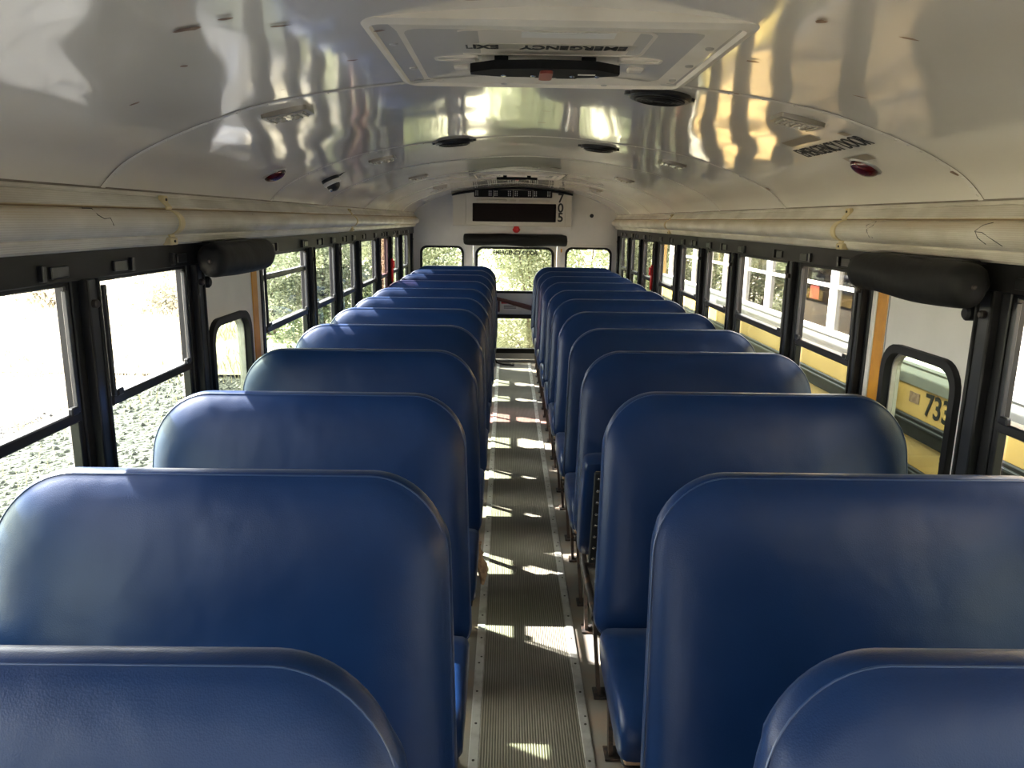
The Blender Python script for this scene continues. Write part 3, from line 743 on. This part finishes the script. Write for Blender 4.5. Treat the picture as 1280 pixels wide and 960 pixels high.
# camera
o = oriented('ceiling_camera', -.955, 3.78, 'small black and white dome camera hanging from the left ceiling curve', 'camera')
mb = MB(); mb.disc((0, 0, .004), (0, 0, -1), .046, .02, 24, .004); mb.build('camera_base', M['black_gloss'], o, smooth=40)
mb = MB(); mb.disc((0, 0, -.016), (0, 0, -1), .044, .018, 24, .005); mb.build('white_ring', M['white_lbl'], o, smooth=40)
mb = MB(); mb.dome((0, 0, -.034), (0, 0, -1), .034, .032, 18); mb.build('camera_dome', M['black_gloss'], o, smooth=60)
mb = MB(); mb.tube([(.03, 0, 0), (.05, .01, -.006), (.07, .0, -.002), (.09, .02, 0)], .003, 6); mb.build('camera_cable', M['black_gloss'], o)
mb = MB(); mb.dome((-.018, -.02, -.055), (0, -.6, -1), .010, .008, 12); mb.build('camera_eye', M['chrome'], o, smooth=60)

# notice on the right ceiling curve
def on_ceil(x, y, off): 
    n = cnorm(x); return Vector((x+n.x*off, y, czs(x)+n.z*off))
o = empty('door_notice', on_ceil(.87, 2.3, .0)); tag(o, 'EMERGENCY DOOR notice lettering stuck on the right ceiling curve by the red lamp', 'notice')
def ceil_text(s, size, x, y, mat, name, stretch=1):
    n = cnorm(x); across = Vector((1, 0, 0)) - n*n.x; across.normalize()
    p = on_ceil(x, y, .0016) - o.location
    # reads facing the right wall: text runs toward -Y, its top toward the centre line
    return text_obj(name, s, size, mat, o, frame_matrix(p, (0, -1, 0), -across), .0006, bold=0, stretch=stretch)
def ceil_patch(name, x0, x1, y0, y1, mat, off=.0012):
    m2 = MB(); xs = [x0+(x1-x0)*i/6 for i in range(7)]
    m2.grid([[tuple(on_ceil(x, y0, off)-o.location), tuple(on_ceil(x, y1, off)-o.location)] for x in xs]); return m2.build(name, mat, o)
ceil_text('EMERGENCY DOOR', .082, .862, 2.32, M['ink'], 'emergency_door_lettering', .62)
ceil_patch('brown_strip', .775, .812, 2.27, 2.50, M['taupe']); ceil_patch('brown_strip', .80, .825, 2.10, 2.14, M['taupe'])
m2 = ceil_patch('small_print_strip', .925, .955, 2.22, 2.38, M['taupe'])

# coat hook / latch bits
o = empty('door_check_strap', (-.24, YB-.25, 0)); tag(o, 'thin black curved door strap on the floor at the far end of the aisle', 'strap')
mb = MB(); mb.tube([(0, .1, .40), (-.0, .06, .22), (.01, .0, .10), (.05, -.03, .035), (.12, -.05, .02), (.24, -.08, .018)], .010, 8); mb.build('strap_tube', M['rubber'], o, smooth=60)
mb = MB(); mb.disc((0, .24, .42), (0, -1, 0), .02, .14, 10); mb.build('strap_anchor', M['black'], o)

# ------------------------------------------------------------------ bench seats
LEAN = .28
def seat_outline(n=96):
    """closed outline of the backrest in (u, z); u=0 aisle edge, u=.95 wall edge; z local 0.36..1.10"""
    pts = []
    W = .918; z0 = .40; z1 = 1.100; rt = .155; rb = .07
    raw = rrect(0, W, z0, z1, .1, 14, rs=(rt, rt, rb, rb))
    out = []
    for u, v in raw:
        # superellipse-like softer shoulders, flared hips at the aisle side
        t = max(0, (.82-v)/.45); flare = -.024*min(1, t)**1.5
        shoulder = .012*max(0, (v-.75)/.35)
        uu = u + (flare + shoulder)*(1-u/W) - shoulder*(u/W)*.6
        crown = .006*math.sin(PI*min(max(u/W, 0), 1)) if v > 1.0 else 0
        out.append((uu, v+crown-.003))
    return out
OUT = seat_outline()
CU, CV = .459, .75
HU, HV = .459, .35
# rings: (inset, y)  from rear centre to front centre
RINGS = [(.30, .050), (.18, .050), (.09, .047), (.045, .041), (.020, .031), (.006, .016), (.0005, .000), (.000, -.010), (.0012, -.020), (.0032, -.0265), (.0048, -.0268), (.0062, -.0272), (.012, -.034), (.024, -.043), (.040, -.050), (.062, -.0555), (.095, -.060), (.14, -.063), (.20, -.065), (.30, -.066)]
def back_mesh(sgn, wob):
    rnd = random.Random(wob)
    mb = MB(); rows = []
    ph = [rnd.uniform(0, 6) for _ in range(6)]
    for ins, y in RINGS:
        row = []
        for (u, v) in OUT:
            su = 1 - ins/HU; sv = 1 - ins/HV
            uu = CU + (u-CU)*su; vv = CV + (v-CV)*sv
            yy = y
            if y < -.04:
                yy += .004*math.sin(uu*5+ph[0])*math.sin(vv*7+ph[1]) + .0025*math.sin(uu*11+ph[2]+vv*6)
                yy += .010*math.exp(-((vv-.60)/.10)**2)*math.exp(-((uu-.03)/.05)**2)*math.sin(ph[3])
            uu2 = uu + (.004*math.sin(vv*14+ph[4]) if uu < .2 else 0)*(1 if vv < 1 else 0)
            yy += LEAN*(vv-1.10)
            row.append((sgn*(.195+uu2), yy, vv))
        rows.append(row)
    mb.grid(rows, close_v=True, cap=True)
    return mb
def piping_mesh(sgn):
    mb = MB(); P = []
    for (u, v) in OUT[:-30]: pass
    for (u, v) in OUT:
        ins = .0042; su = 1-ins/HU; sv = 1-ins/HV
        uu = CU+(u-CU)*su; vv = CV+(v-CV)*sv
        P.append((sgn*(.195+uu), -.0262+LEAN*(vv-1.10), vv))
    P.append(P[0]); mb.tube(P, .0017, 5, cap=False, up=(0, 1, 0)); return mb
def cushion_mesh(sgn, seed=0):
    rnd = random.Random(seed)
    mb = MB(); rows = []
    # cross-section in (y, z) swept along u; front droops
    sec = [(-.255, .372), (-.240, .40), (-.240, .445), (-.262, .468), (-.33, .478), (-.43, .480), (-.53, .476), (-.60, .468), (-.645, .450), (-.668, .42), (-.672, .385), (-.66, .352), (-.63, .345), (-.45, .35), (-.30, .36)]
    if sgn < 0: sec = [(-.255+(y+.255)*.86, z) for y, z in sec]
    cy, cz = -.46, .41
    us = [(0, .80), (.006, .90), (.018, .965), (.04, .99), (.08, 1), (.25, 1.0), (.48, 1.01), (.7, 1.0), (.87, 1), (.91, .98), (.935, .93), (.945, .82)]
    for u, f in us:
        rows.append([(sgn*(.185+u), cy+(y-cy)*(.5+.5*f if f < 1 else 1) + .006*math.sin(u*9+seed), cz+(z-cz)*f + .004*math.sin(u*13+y*9+seed)) for y, z in sec])
    mb.grid(rows, close_v=True, cap=True); return mb
def make_seat(sgn, seed, flipped=False):
    side = 'left' if sgn < 0 else 'right'
    root = empty('bench_seat', (0, 0, 0))
    b = back_mesh(sgn, seed).build('backrest', M['vinyl'], root, smooth=50)
    piping_mesh(sgn).build('piping', M['piping'], b, smooth=80)
    cu = cushion_mesh(sgn, seed).build('cushion', M['vinyl'], root, smooth=50)
    ix = .222 if flipped else .20
    mb = MB(); mb.box(*sorted((sgn*ix, sgn*1.12)), -.64 if flipped else -.658 if sgn > 0 else -.60, -.252, .333, .352, .004, 1); cb = mb.build('cushion_board', M['ply'], cu)
    mb = MB(); mb.box(*sorted((sgn*(ix-.004), sgn*1.125)), -.645 if sgn > 0 else -.59, -.26, .322, .334, .004, 1); uc = mb.build('underside_cloth', M['seat_black'], cu)
    if flipped:
        mb = MB()
        for i in range(8):
            mb.disc((sgn*.234, -.62+.048*i, .322), (0, 0, -1), .006, .004, 10, .002)
        for i in range(10): mb.disc((sgn*(.30+.09*i), -.63, .322), (0, 0, -1), .006, .004, 10, .002)
        mb.build('upholstery_studs', M['chrome'], cu, smooth=40)
        R = Matrix.Translation((0, -.31, .40)) @ Matrix.Rotation(math.radians(-78), 4, 'X') @ Matrix.Translation((0, .27, -.40))
        cu.matrix_local = R
    # frame: side rails, cross tubes, two aisle legs and wall bracket
    mb = MB(); fy = -.64 if sgn > 0 else -.585
    for yy in (fy, -.27): mb.tube([(sgn*.215, yy, .312), (sgn*1.135, yy, .312)], .014, 8)
    mb.tube([(sgn*.215, fy-.02, .312), (sgn*.215, -.25, .312), (sgn*.215, -.205, .345), (sgn*.218, -.19, .40)], .014, 8)
    mb.tube([(sgn*1.125, fy-.02, .312), (sgn*1.125, -.25, .312), (sgn*1.125, -.205, .345), (sgn*1.12, -.19, .40)], .014, 8)
    mb.build('seat_frame', M['steel_dark'], root, smooth=50)
    for (ya, yb) in ((-.56, -.62), (-.27, -.20)):
        mb = MB(); 
        mb.grid([[(sgn*.212, ya-.016, .315), (sgn*.224, ya-.016, .315), (sgn*.224, ya+.016, .315), (sgn*.212, ya+.016, .315)],
                 [(sgn*.235, yb-.016, .004), (sgn*.248, yb-.016, .004), (sgn*.248, yb+.016, .004), (sgn*.235, yb+.016, .004)]], close_v=True, cap=True)
        lg = mb.build('leg', M['rust'], root)
        mb = MB(); mb.box(*sorted((sgn*.222, sgn*.29)), yb-.032, yb+.032, .001, .009, .002, 1); mb.disc((sgn*.268, yb, .008), (0, 0, 1), .009, .008, 6); mb.build('foot_plate', M['steel_dark'], lg)
    return root
LY = [.803, 1.456, 2.155, 2.905, 3.602, 4.29, 4.91, 5.56, 6.27, 6.98, 7.62, 8.34]
RY = [.814, 1.468, 2.21, 2.930, 3.565, 4.23, 4.93, 5.56, 6.27, 6.96, 7.60, 8.32]
ORD = ['nearest the camera', 'second from the camera', 'third from the camera', 'fourth from the camera', 'fifth from the camera', 'sixth from the camera', 'seventh from the camera', 'eighth from the camera', 'ninth from the camera', 'tenth from the camera', 'eleventh from the camera', 'last, against the rear bulkhead']
for sgn, Y_, side in ((-1, LY, 'left'), (1, RY, 'right')):
    protos = [make_seat(sgn, 11 if sgn < 0 else 12), make_seat(sgn, 23 if sgn < 0 else 24), make_seat(sgn, 35 if sgn < 0 else 36)]
    flip = make_seat(sgn, 48, True) if sgn > 0 else None
    used = set()
    for i, y in enumerate(Y_):
        if sgn > 0 and i == 3: o = flip
        else:
            p = protos[i % 3]; o = p if i % 3 not in used else copy_tree(p); used.add(i % 3)
        o.location = (0, y, 0)
        lab = f'navy blue vinyl bench seat in the {side} row, {ORD[i]}'
        if sgn > 0 and i == 3: lab = 'navy blue bench seat in the right row, fourth from the camera, its cushion tipped up'
        tag(o, lab, 'bench seat', f'navy bench seats of the {side} row')

# torn cushion corner on the left row
seat4 = next(o for o in bpy.data.objects if o.get('label', '').startswith('navy blue vinyl bench seat in the left row, fourth'))
rn = random.Random(5); mb = MB(); rows = []
for i in range(9):
    t = i/8; c = Vector((-.182-.012*math.sin(t*5), -.29+.06*math.sin(t*3), .42-.17*t)); r_ = .016*(.5+math.sin(PI*t))*1.1
    rows.append([c + Vector((math.cos(a)*r_*rn.uniform(.5, 1.2), math.sin(a)*r_*1.6*rn.uniform(.6, 1.2), rn.uniform(-.004, .004))) for a in [2*PI*k/7 for k in range(7)]])
mb.grid(rows, close_v=True, cap=True); tf = mb.build('torn_foam', pmat('tan_foam', (.42, .27, .15), .9, noise=(40, (.25, .15, .08), .4, .6)), seat4, smooth=60)
tag(tf, 'tan foam poking out of the torn aisle corner')
# ------------------------------------------------------------------ front of the saloon (behind the viewer): open windscreen wall
fr = solid_with_holes([(-1.2, -.05), (1.2, -.05), (1.2, 1.6)] + [(x*1.03, z+.03) for x, z in SP[::-1]] + [(-1.2, 1.6)], [rrect(-1.0, 1.0, .95, 1.50, .1, 5)], lambda u, v, h: (u, YF-h, v), 0, .05)
tag(fr.build('wall_front', pmat('dark_grey_front_wall', (.32, .31, .29), .6)), kind='structure')

# ------------------------------------------------------------------ outdoors
G = -.95
def ground_h(x, y): return G
mb = MB(); mb.box(-60, 60, -40, 90, G-.3, G)
tag(mb.build('ground', M['gravel']), 'grey gravel lot under and around the buses', 'ground', kind='structure')
mb = MB()
# dry grass ground beyond the gravel on the left, wavy edge
edge = [(-6.0+.5*math.sin(y*.7)+.3*math.sin(y*1.9+1), y) for y in [-30+1.0*k for k in range(116)]]
mb.grid([[(x, y, G+.004) for x, y in edge], [(x-.8, y, G+.03) for x, y in edge], [(-60, y, G+.035) for x, y in edge]])
tag(mb.build('dry_field', M['dryground']), 'pale dry grass field beyond the gravel to the left', 'field', kind='structure')
mb = MB(); mb.grid([[(-60, y, G+.05), (60, y, G+.05)] for y in (11.9, 70)]); tag(mb.build('verge', M['dryground']), 'dry verge behind the bus under the bushes', 'verge', kind='structure')

# loose stones (uncountable)
rnd = random.Random(3)
verts, faces = [], []
for i in range(9000):
    u = rnd.random()
    if i < 7600: x = -1.4 - 5.2*rnd.random(); y = -1 + 13*rnd.random()**1.2
    else: x = rnd.uniform(1.3, 2.1); y = rnd.uniform(0, 12)
    s = rnd.uniform(.018, .052); a = rnd.uniform(0, PI)
    base = len(verts); ca, sa = math.cos(a), math.sin(a)
    for (dx, dy, dz) in ((1, .1, .1), (.2, .9, .15), (-.9, .3, .1), (-.3, -.8, .12), (.6, -.6, .2), (.1, .1, rnd.uniform(.5, .9)), (-.3, 0, .55)):
        dx *= s*rnd.uniform(.8, 1.2); dy *= s*rnd.uniform(.7, 1.1); verts.append((x+dx*ca-dy*sa, y+dx*sa+dy*ca, G+dz*s))
    b = base
    faces += [(b, b+1, b+5), (b+1, b+2, b+6), (b+1, b+6, b+5), (b+2, b+3, b+6), (b+3, b+4, b+5), (b+3, b+5, b+6), (b+4, b, b+5)]
me = bpy.data.meshes.new('loose_stones'); me.from_pydata(verts, [], faces); me.materials.append(M['stone'])
tag(link(bpy.data.objects.new('loose_stones', me)), 'loose grey and white stones scattered over the gravel lot', 'stones', kind='stuff')
# grass blades (uncountable)
verts, faces = [], []
for i in range(42000):
    r = rnd.random()
    if r < .75:
        x = -5.8 - 16*rnd.random()**1.3; y = -2 + 30*rnd.random()
    elif r < .9: x = -4.3 - 1.8*rnd.random(); y = -2+26*rnd.random()
    else: x = rnd.uniform(-9, 12); y = rnd.uniform(11.3, 13.5)
    if r >= .75 and r < .9 and rnd.random() < .9: continue
    hgt = rnd.uniform(.08, .34)*(1.3 if x < -7 else .8); w = rnd.uniform(.004, .009); a = rnd.uniform(0, 2*PI); ca, sa = math.cos(a), math.sin(a)
    lx, ly = rnd.uniform(-.4, .4)*hgt, rnd.uniform(-.4, .4)*hgt; b = len(verts)
    verts += [(x-ca*w, y-sa*w, G), (x+ca*w, y+sa*w, G), (x+lx*.4+ca*w*.7, y+ly*.4+sa*w*.7, G+hgt*.6), (x+lx, y+ly, G+hgt)]
    faces += [(b, b+1, b+2), (b, b+2, b+3)]
me = bpy.data.meshes.new('dry_grass'); me.from_pydata(verts, [], faces); me.materials.append(M['straw'])
tag(link(bpy.data.objects.new('dry_grass', me)), 'tall bleached dry grass in the field left of the bus', 'grass', kind='stuff')

def shrub(x, y, w, h, n, mat, label, leaf=.05, seed=0, cat='bush', name='leafy_bush'):
    rnd = random.Random(seed+100); o = empty(name, (x, y, G)); tag(o, label, cat, 'bushes around the lot')
    verts, faces = [], []
    blobs = [(rnd.uniform(-.24, .24)*w, rnd.uniform(-.15, .15)*w, rnd.uniform(.15, .8)*h, rnd.uniform(.18, .27)) for _ in range(16)]
    for i in range(n):
        bx, by, bz, br = rnd.choice(blobs); t = rnd.uniform(0, 2*PI); cz = rnd.uniform(-1, 1); sr = math.sqrt(1-cz*cz); R = rnd.uniform(.65, 1.05)
        p = Vector((bx+R*br*w*sr*math.cos(t), by+R*br*w*sr*math.sin(t)*.8, max(.03, bz+R*br*h*cz*.75)))
        a = Vector((rnd.gauss(0, 1), rnd.gauss(0, 1), rnd.gauss(0, .7))).normalized(); c = a.cross(Vector((rnd.gauss(0, 1), rnd.gauss(0, 1), rnd.gauss(0, 1)))).normalized()
        s = leaf*rnd.uniform(.6, 1.3); b = len(verts)
        verts += [tuple(p-a*s), tuple(p+c*s*.5), tuple(p+a*s), tuple(p-c*s*.5)]; faces.append((b, b+1, b+2, b+3))
    me = bpy.data.meshes.new('foliage'); me.from_pydata(verts, [], faces); me.materials.append(mat); link(bpy.data.objects.new('foliage', me), o)
    mb = MB()
    for k in range(9):
        bx, by, bz, br = rnd.choice(blobs); q = (rnd.uniform(-.1, .1)*w*.3, rnd.uniform(-.1, .1)*w*.3)
        mb.tube([(q[0], q[1], -.02), (q[0]*.5+bx*.4+.05, q[1]+by*.4, bz*.45), (bx, by, bz)], [.035, .022, .008], 6)
    mb.build('branches', M['bark'], o)
    return o
BU = [(-17.5, 27.5, 5.0, 2.6, 'leaf_dry', 'dry brushy bush far across the field, seen through the nearest left windows'), (-10.5, 25.0, 4.6, 3.0, 'leaf_dry', 'pale dusty bush across the field, seen past the left side door'), (-3.4, 13.0, 2.8, 3.2, 'leaf_dark', 'grey-green bush behind the left rear corner of the bus'),
      (-1.35, 12.4, 2.1, 3.4, 'leaf', 'bright pale green bush behind the left rear window'), (.35, 12.5, 1.9, 3.6, 'leaf', 'bright pale green bush directly behind the rear emergency door'), (2.0, 12.4, 2.0, 3.4, 'leaf', 'bright pale green bush behind the right rear window'),
      (4.1, 13.4, 2.6, 3.2, 'leaf_dry', 'olive dry bush behind the end of the yellow bus'), (6.6, 13.8, 2.8, 3.2, 'leaf_dark', 'dull green bush past the right rear of the yellow bus'),
      (-2.4, 15.6, 2.9, 4.0, 'leaf', 'taller green bush in the second row behind the bus, leftmost'), (.4, 15.3, 2.9, 4.2, 'leaf', 'taller green bush in the second row behind the bus, middle'), (3.2, 15.9, 2.9, 4.0, 'leaf', 'taller green bush in the second row behind the bus, rightmost'),
      (-5.2, 16.2, 3.0, 3.4, 'leaf_dark', 'grey bush in the second row behind the left rear hedge'), (-13.8, 30.5, 5.4, 3.2, 'leaf_dry', 'pale dry bush farthest out across the field'),
      (8.4, 9.6, 3.1, 3.0, 'leaf_dry', 'brown-green bush beyond the far side of the yellow bus, third from the camera'), (8.4, 6.4, 3.1, 3.0, 'leaf_dry', 'brown-green bush beyond the far side of the yellow bus, second from the camera'), (8.3, 3.2, 3.1, 3.0, 'leaf_dark', 'dark bush beyond the far side of the yellow bus, nearest the camera')]
for i, (x, y, w, h, m, lab) in enumerate(BU): shrub(x, y, w, h, 26000 if m == 'leaf' and y < 15 else 12000, M[m], lab, (.045 if y > 15 else .027) if m == 'leaf' else .04, i)
for i, (x, w, h, m, lab) in enumerate([(-5.5, 7, 7, 'leaf_dark', 'wide grey-green tree standing far behind the left rear hedge'), (2.4, 7.4, 7.5, 'leaf', 'large light green tree standing far behind the rear door'), (10.6, 7, 6.5, 'leaf_dark', 'wide grey-green tree far behind the yellow bus')]):
    shrub(x, 21.5, w, h, 9000, M[m], lab, .12, 70+i, name='leafy_tree', cat='tree')
for i, (x, y, w, h, lab) in enumerate([(-14.5, 13.6, 2.6, 1.0, 'low dry shrub in the field, first beyond the left front windows'), (-16.5, 18.0, 3.0, 1.1, 'low dry shrub in the field behind the first'), (-8.8, 19.6, 2.6, 1.2, 'low dry shrub in the field nearest the rear bushes'),
                                      (-19.5, 13.0, 3.0, 1.2, 'low dry shrub at the left edge of the field'), (-20.0, 22.5, 3.6, 1.4, 'wide low dry shrub farthest out in the field'), (-12.6, 20.6, 3.2, 1.3, 'grey dry shrub at the back of the field')]):
    shrub(x, y, w, h, 2400, M['leaf_dry'], lab, .05, 40+i, name='dry_shrub', cat='shrub')

# ------------------------------------------------------------------ the parked yellow bus on the right
BX = 2.17; BX2 = 4.55; B0, B1 = -.6, 11.1
bus = empty('school_bus', (BX, (B0+B1)/2, G)); tag(bus, 'yellow school bus numbered 733 parked close alongside on the right', 'bus')
ox, oy, oz = bus.location
def BB(m, x0, x1, y0, y1, z0, z1, b=0): m.box(x0-ox, x1-ox, y0-oy, y1-oy, z0-oz, z1-oz, b, 1)
S0, S1 = .86, 1.50     # window opening heights
mb = MB()
BB(mb, BX, BX+.05, B0, B1, -.35, .74); BB(mb, BX2-.05, BX2, B0, B1, -.35, .74)
BB(mb, BX, BX2, B1-.05, B1, -.35, .86); BB(mb, BX, BX2, B0, B0+.05, -.35, .86)
BB(mb, BX, BX2, B0, B1, -.36, -.30)
BB(mb, BX, BX2, B1-.05, B1, 1.45, 1.62); BB(mb, BX, BX2, B0, B0+.05, 1.45, 1.62)
for x in (BX, 3.0, 3.72, BX2-.06): BB(mb, x, x+.06, B1-.05, B1, .8, 1.5)
for z in (-.05,): pass
mb.build('body_shell', M['bus_y'], bus)
mb = MB(); BB(mb, BX+.05, BX2-.05, B0+.05, B1-.05, -.02, 0); mb.build('cabin_floor', M['floor'], bus)
mb = MB(); BB(mb, BX-.012, BX+.05, B0, B1, .735, .865, .004); BB(mb, BX-.03, BX+.05, B0, B1, .845, .872, .006); BB(mb, BX2-.05, BX2+.01, B0, B1, .735, .865, .004)
mb.build('sill_band', M['bus_sill'], bus)
mb = MB()
prof = [(BX-.01, 1.48), (BX-.01, 1.60)] + [(BX + (BX2-BX)*(.5-.5*math.cos(a)), 1.60+.42*math.sin(a)) for a in [PI*k/16 for k in range(17)]] + [(BX2+.01, 1.60), (BX2+.01, 1.48), (BX2-.06, 1.48), (BX2-.1, 1.58)] + [(BX + .1+(BX2-BX-.2)*(.5+.5*math.cos(a)), 1.58+.36*math.sin(a)) for a in [PI*k/16 for k in range(1, 16)]] + [(BX+.1, 1.58), (BX+.06, 1.48)]
mb.grid([[(x-ox, y-oy, z-oz) for x, z in prof] for y in (B0, 2, 4, 6, 8, 10, B1)], close_v=True, cap=True)
mb.build('bus_roof', M['bus_y'], bus, smooth=35)
for z0, z1 in ((.455, .57), (.20, .30), (-.08, .0)):
    mb = MB(); BB(mb, BX-.022, BX, B0, B1, z0, z1, .008)
    BB(mb, BX-.030, BX-.02, B0, B1, (z0+z1)/2+.015, (z0+z1)/2+.035, .003)
    mb.build('rub_rail', M['black'], bus, smooth=40)
    mb = MB(); BB(mb, BX-.033, BX-.029, B0, B1, (z0+z1)/2+.020, (z0+z1)/2+.032, .001)
    mb.build('rail_bead', M['frame_lt'], bus)
P0 = 5.21 - .66*8
k = 0
while P0 + .66*k < B1-.1:
    yp = P0 + .66*k; k += 1
    if yp < B0+.1: continue
    for xa, xb in ((BX-.012, BX+.05), (BX2-.05, BX2+.01)):
        mb = MB(); BB(mb, xa, xb, yp-.038, yp+.038, S0, S1, .006); mb.build('window_post', M['bus_frame'], bus)
    if yp+.66 < B1:
        w_ = MB(); BB(w_, BX+.005, BX+.03, yp+.038, yp+.622, 1.165, 1.192, .003); BB(w_, BX+.0, BX+.03, yp+.038, yp+.622, S0, S0+.02, .003); sb = w_.build('sash_bar', M['bus_frame'], bus)
        w_ = MB(); BB(w_, BX+.014, BX+.018, yp+.036, yp+.624, S0, S1); w_.build('side_pane', M['bus_glass'], bus)
        w_ = MB(); BB(w_, BX2-.03, BX2-.005, yp+.038, yp+.622, 1.165, 1.192, .003); w_.build('far_sash_bar', M['bus_frame'], bus)
    if 0 < yp < B1-.6:
        for x0 in (BX+.1, BX+1.38):
            mb = MB(); out = rrect(x0, x0+.94, .0, 1.06, .14, 5, rs=(.14, .14, .02, .02))
            mb.prism([(u-ox, v-oz) for u, v in out], lambda u, v, h: (u, yp+.2+h-oy+.2*(v-1.8), v), 0, .09); mb.build('seat_back', M['bus_seat'], bus)
text_obj('fleet_number', '733', .17, M['ink'], bus, frame_matrix((BX-.003-ox, 3.80-oy, .655-oz), (0, -1, 0), (0, 0, 1)), .001, bold=.003, stretch=.95)
text_obj('side_lettering', 'S', .07, M['ink'], bus, frame_matrix((BX-.003-ox, 3.71-oy, .405-oz), (0, -1, 0), (0, 0, 1)), .001, stretch=.9)
mb = MB(); BB(mb, BX-.004, BX, 3.98, 4.08, .64, .70, .001); mb.build('side_reflector', M['chip'], bus)
mb = MB(); BB(mb, BX+.02, BX+.024, 5.50, 5.66, 1.06, 1.16); mb.build('pink_notice', M['poster'], bus)
mb = MB(); BB(mb, BX-.06, BX, 4.22, 4.40, .60, .76, .015); mb.build('side_lamp_box', M['rubber'], bus)
for y in (1.4, 8.6):
    for x in (BX+.05, BX2-.30):
        mb = MB(); mb.tube([(x-ox, y-oy, G+.48-oz), (x+.25-ox, y-oy, G+.48-oz)], .48, 28); wh = mb.build('wheel', M['tyre'], bus, smooth=40)
        mb = MB(); mb.tube([(x-.01-ox, y-oy, G+.48-oz), (x+.26-ox, y-oy, G+.48-oz)], .24, 20); mb.build('wheel_rim', M['alu'], wh, smooth=40)

# ------------------------------------------------------------------ light
w = bpy.data.worlds.new('World'); SC.world = w; w.use_nodes = True
nt = w.node_tree; nt.nodes.clear()
sky = nt.nodes.new('ShaderNodeTexSky'); sky.sky_type = 'NISHITA'; sky.sun_disc = False
sky.sun_elevation = math.radians(43); sky.sun_rotation = math.radians(-78); sky.air_density = 1.2; sky.dust_density = 2.5
bg = nt.nodes.new('ShaderNodeBackground'); bg.inputs['Strength'].default_value = .6
wo = nt.nodes.new('ShaderNodeOutputWorld'); hs = nt.nodes.new('ShaderNodeHueSaturation'); hs.inputs['Saturation'].default_value = .2; nt.links.new(sky.outputs[0], hs.inputs['Color']); nt.links.new(hs.outputs[0], bg.inputs[0]); nt.links.new(bg.outputs[0], wo.inputs[0])
sd = bpy.data.lights.new('sun', 'SUN'); sd.energy = 16; sd.angle = math.radians(.55); sd.color = (1, .965, .91)
so = bpy.data.objects.new('sun', sd); COL.objects.link(so)
SUN = Vector((1.03, -.60, -1.0)).normalized()
so.rotation_euler = SUN.to_track_quat('-Z', 'Y').to_euler(); so.location = (-8, 2, 9)

# ------------------------------------------------------------------ camera
f, pitch, yaw, roll, cx = 940.0, .2150, .0093, .0141, -.0942
cp, sp, cy, sy = math.cos(pitch), math.sin(pitch), math.cos(yaw), math.sin(yaw)
fw = Vector((sy*cp, cy*cp, -sp)); rt = Vector((cy, -sy, 0)); up = rt.cross(fw)
r2 = rt*math.cos(roll) + up*math.sin(roll); u2 = -rt*math.sin(roll) + up*math.cos(roll)
cd = bpy.data.cameras.new('camera'); cd.sensor_fit = 'HORIZONTAL'; cd.sensor_width = 36; cd.lens = f/1280*36; cd.clip_start = .02; cd.clip_end = 300
co = bpy.data.objects.new('camera', cd); COL.objects.link(co)
b_ = -fw
co.matrix_world = Matrix(((r2.x, u2.x, b_.x, cx), (r2.y, u2.y, b_.y, 0), (r2.z, u2.z, b_.z, 1.6), (0, 0, 0, 1)))
SC.camera = co
SC.view_settings.view_transform = 'Standard'; SC.view_settings.look = 'None'; SC.view_settings.gamma = 1; SC.view_settings.use_curve_mapping = False
SC.view_settings.exposure = 2.05
SC.cycles.max_bounces = 14; SC.cycles.diffuse_bounces = 8; SC.cycles.glossy_bounces = 6; SC.cycles.transparent_max_bounces = 24
SC.cycles.use_denoising = True
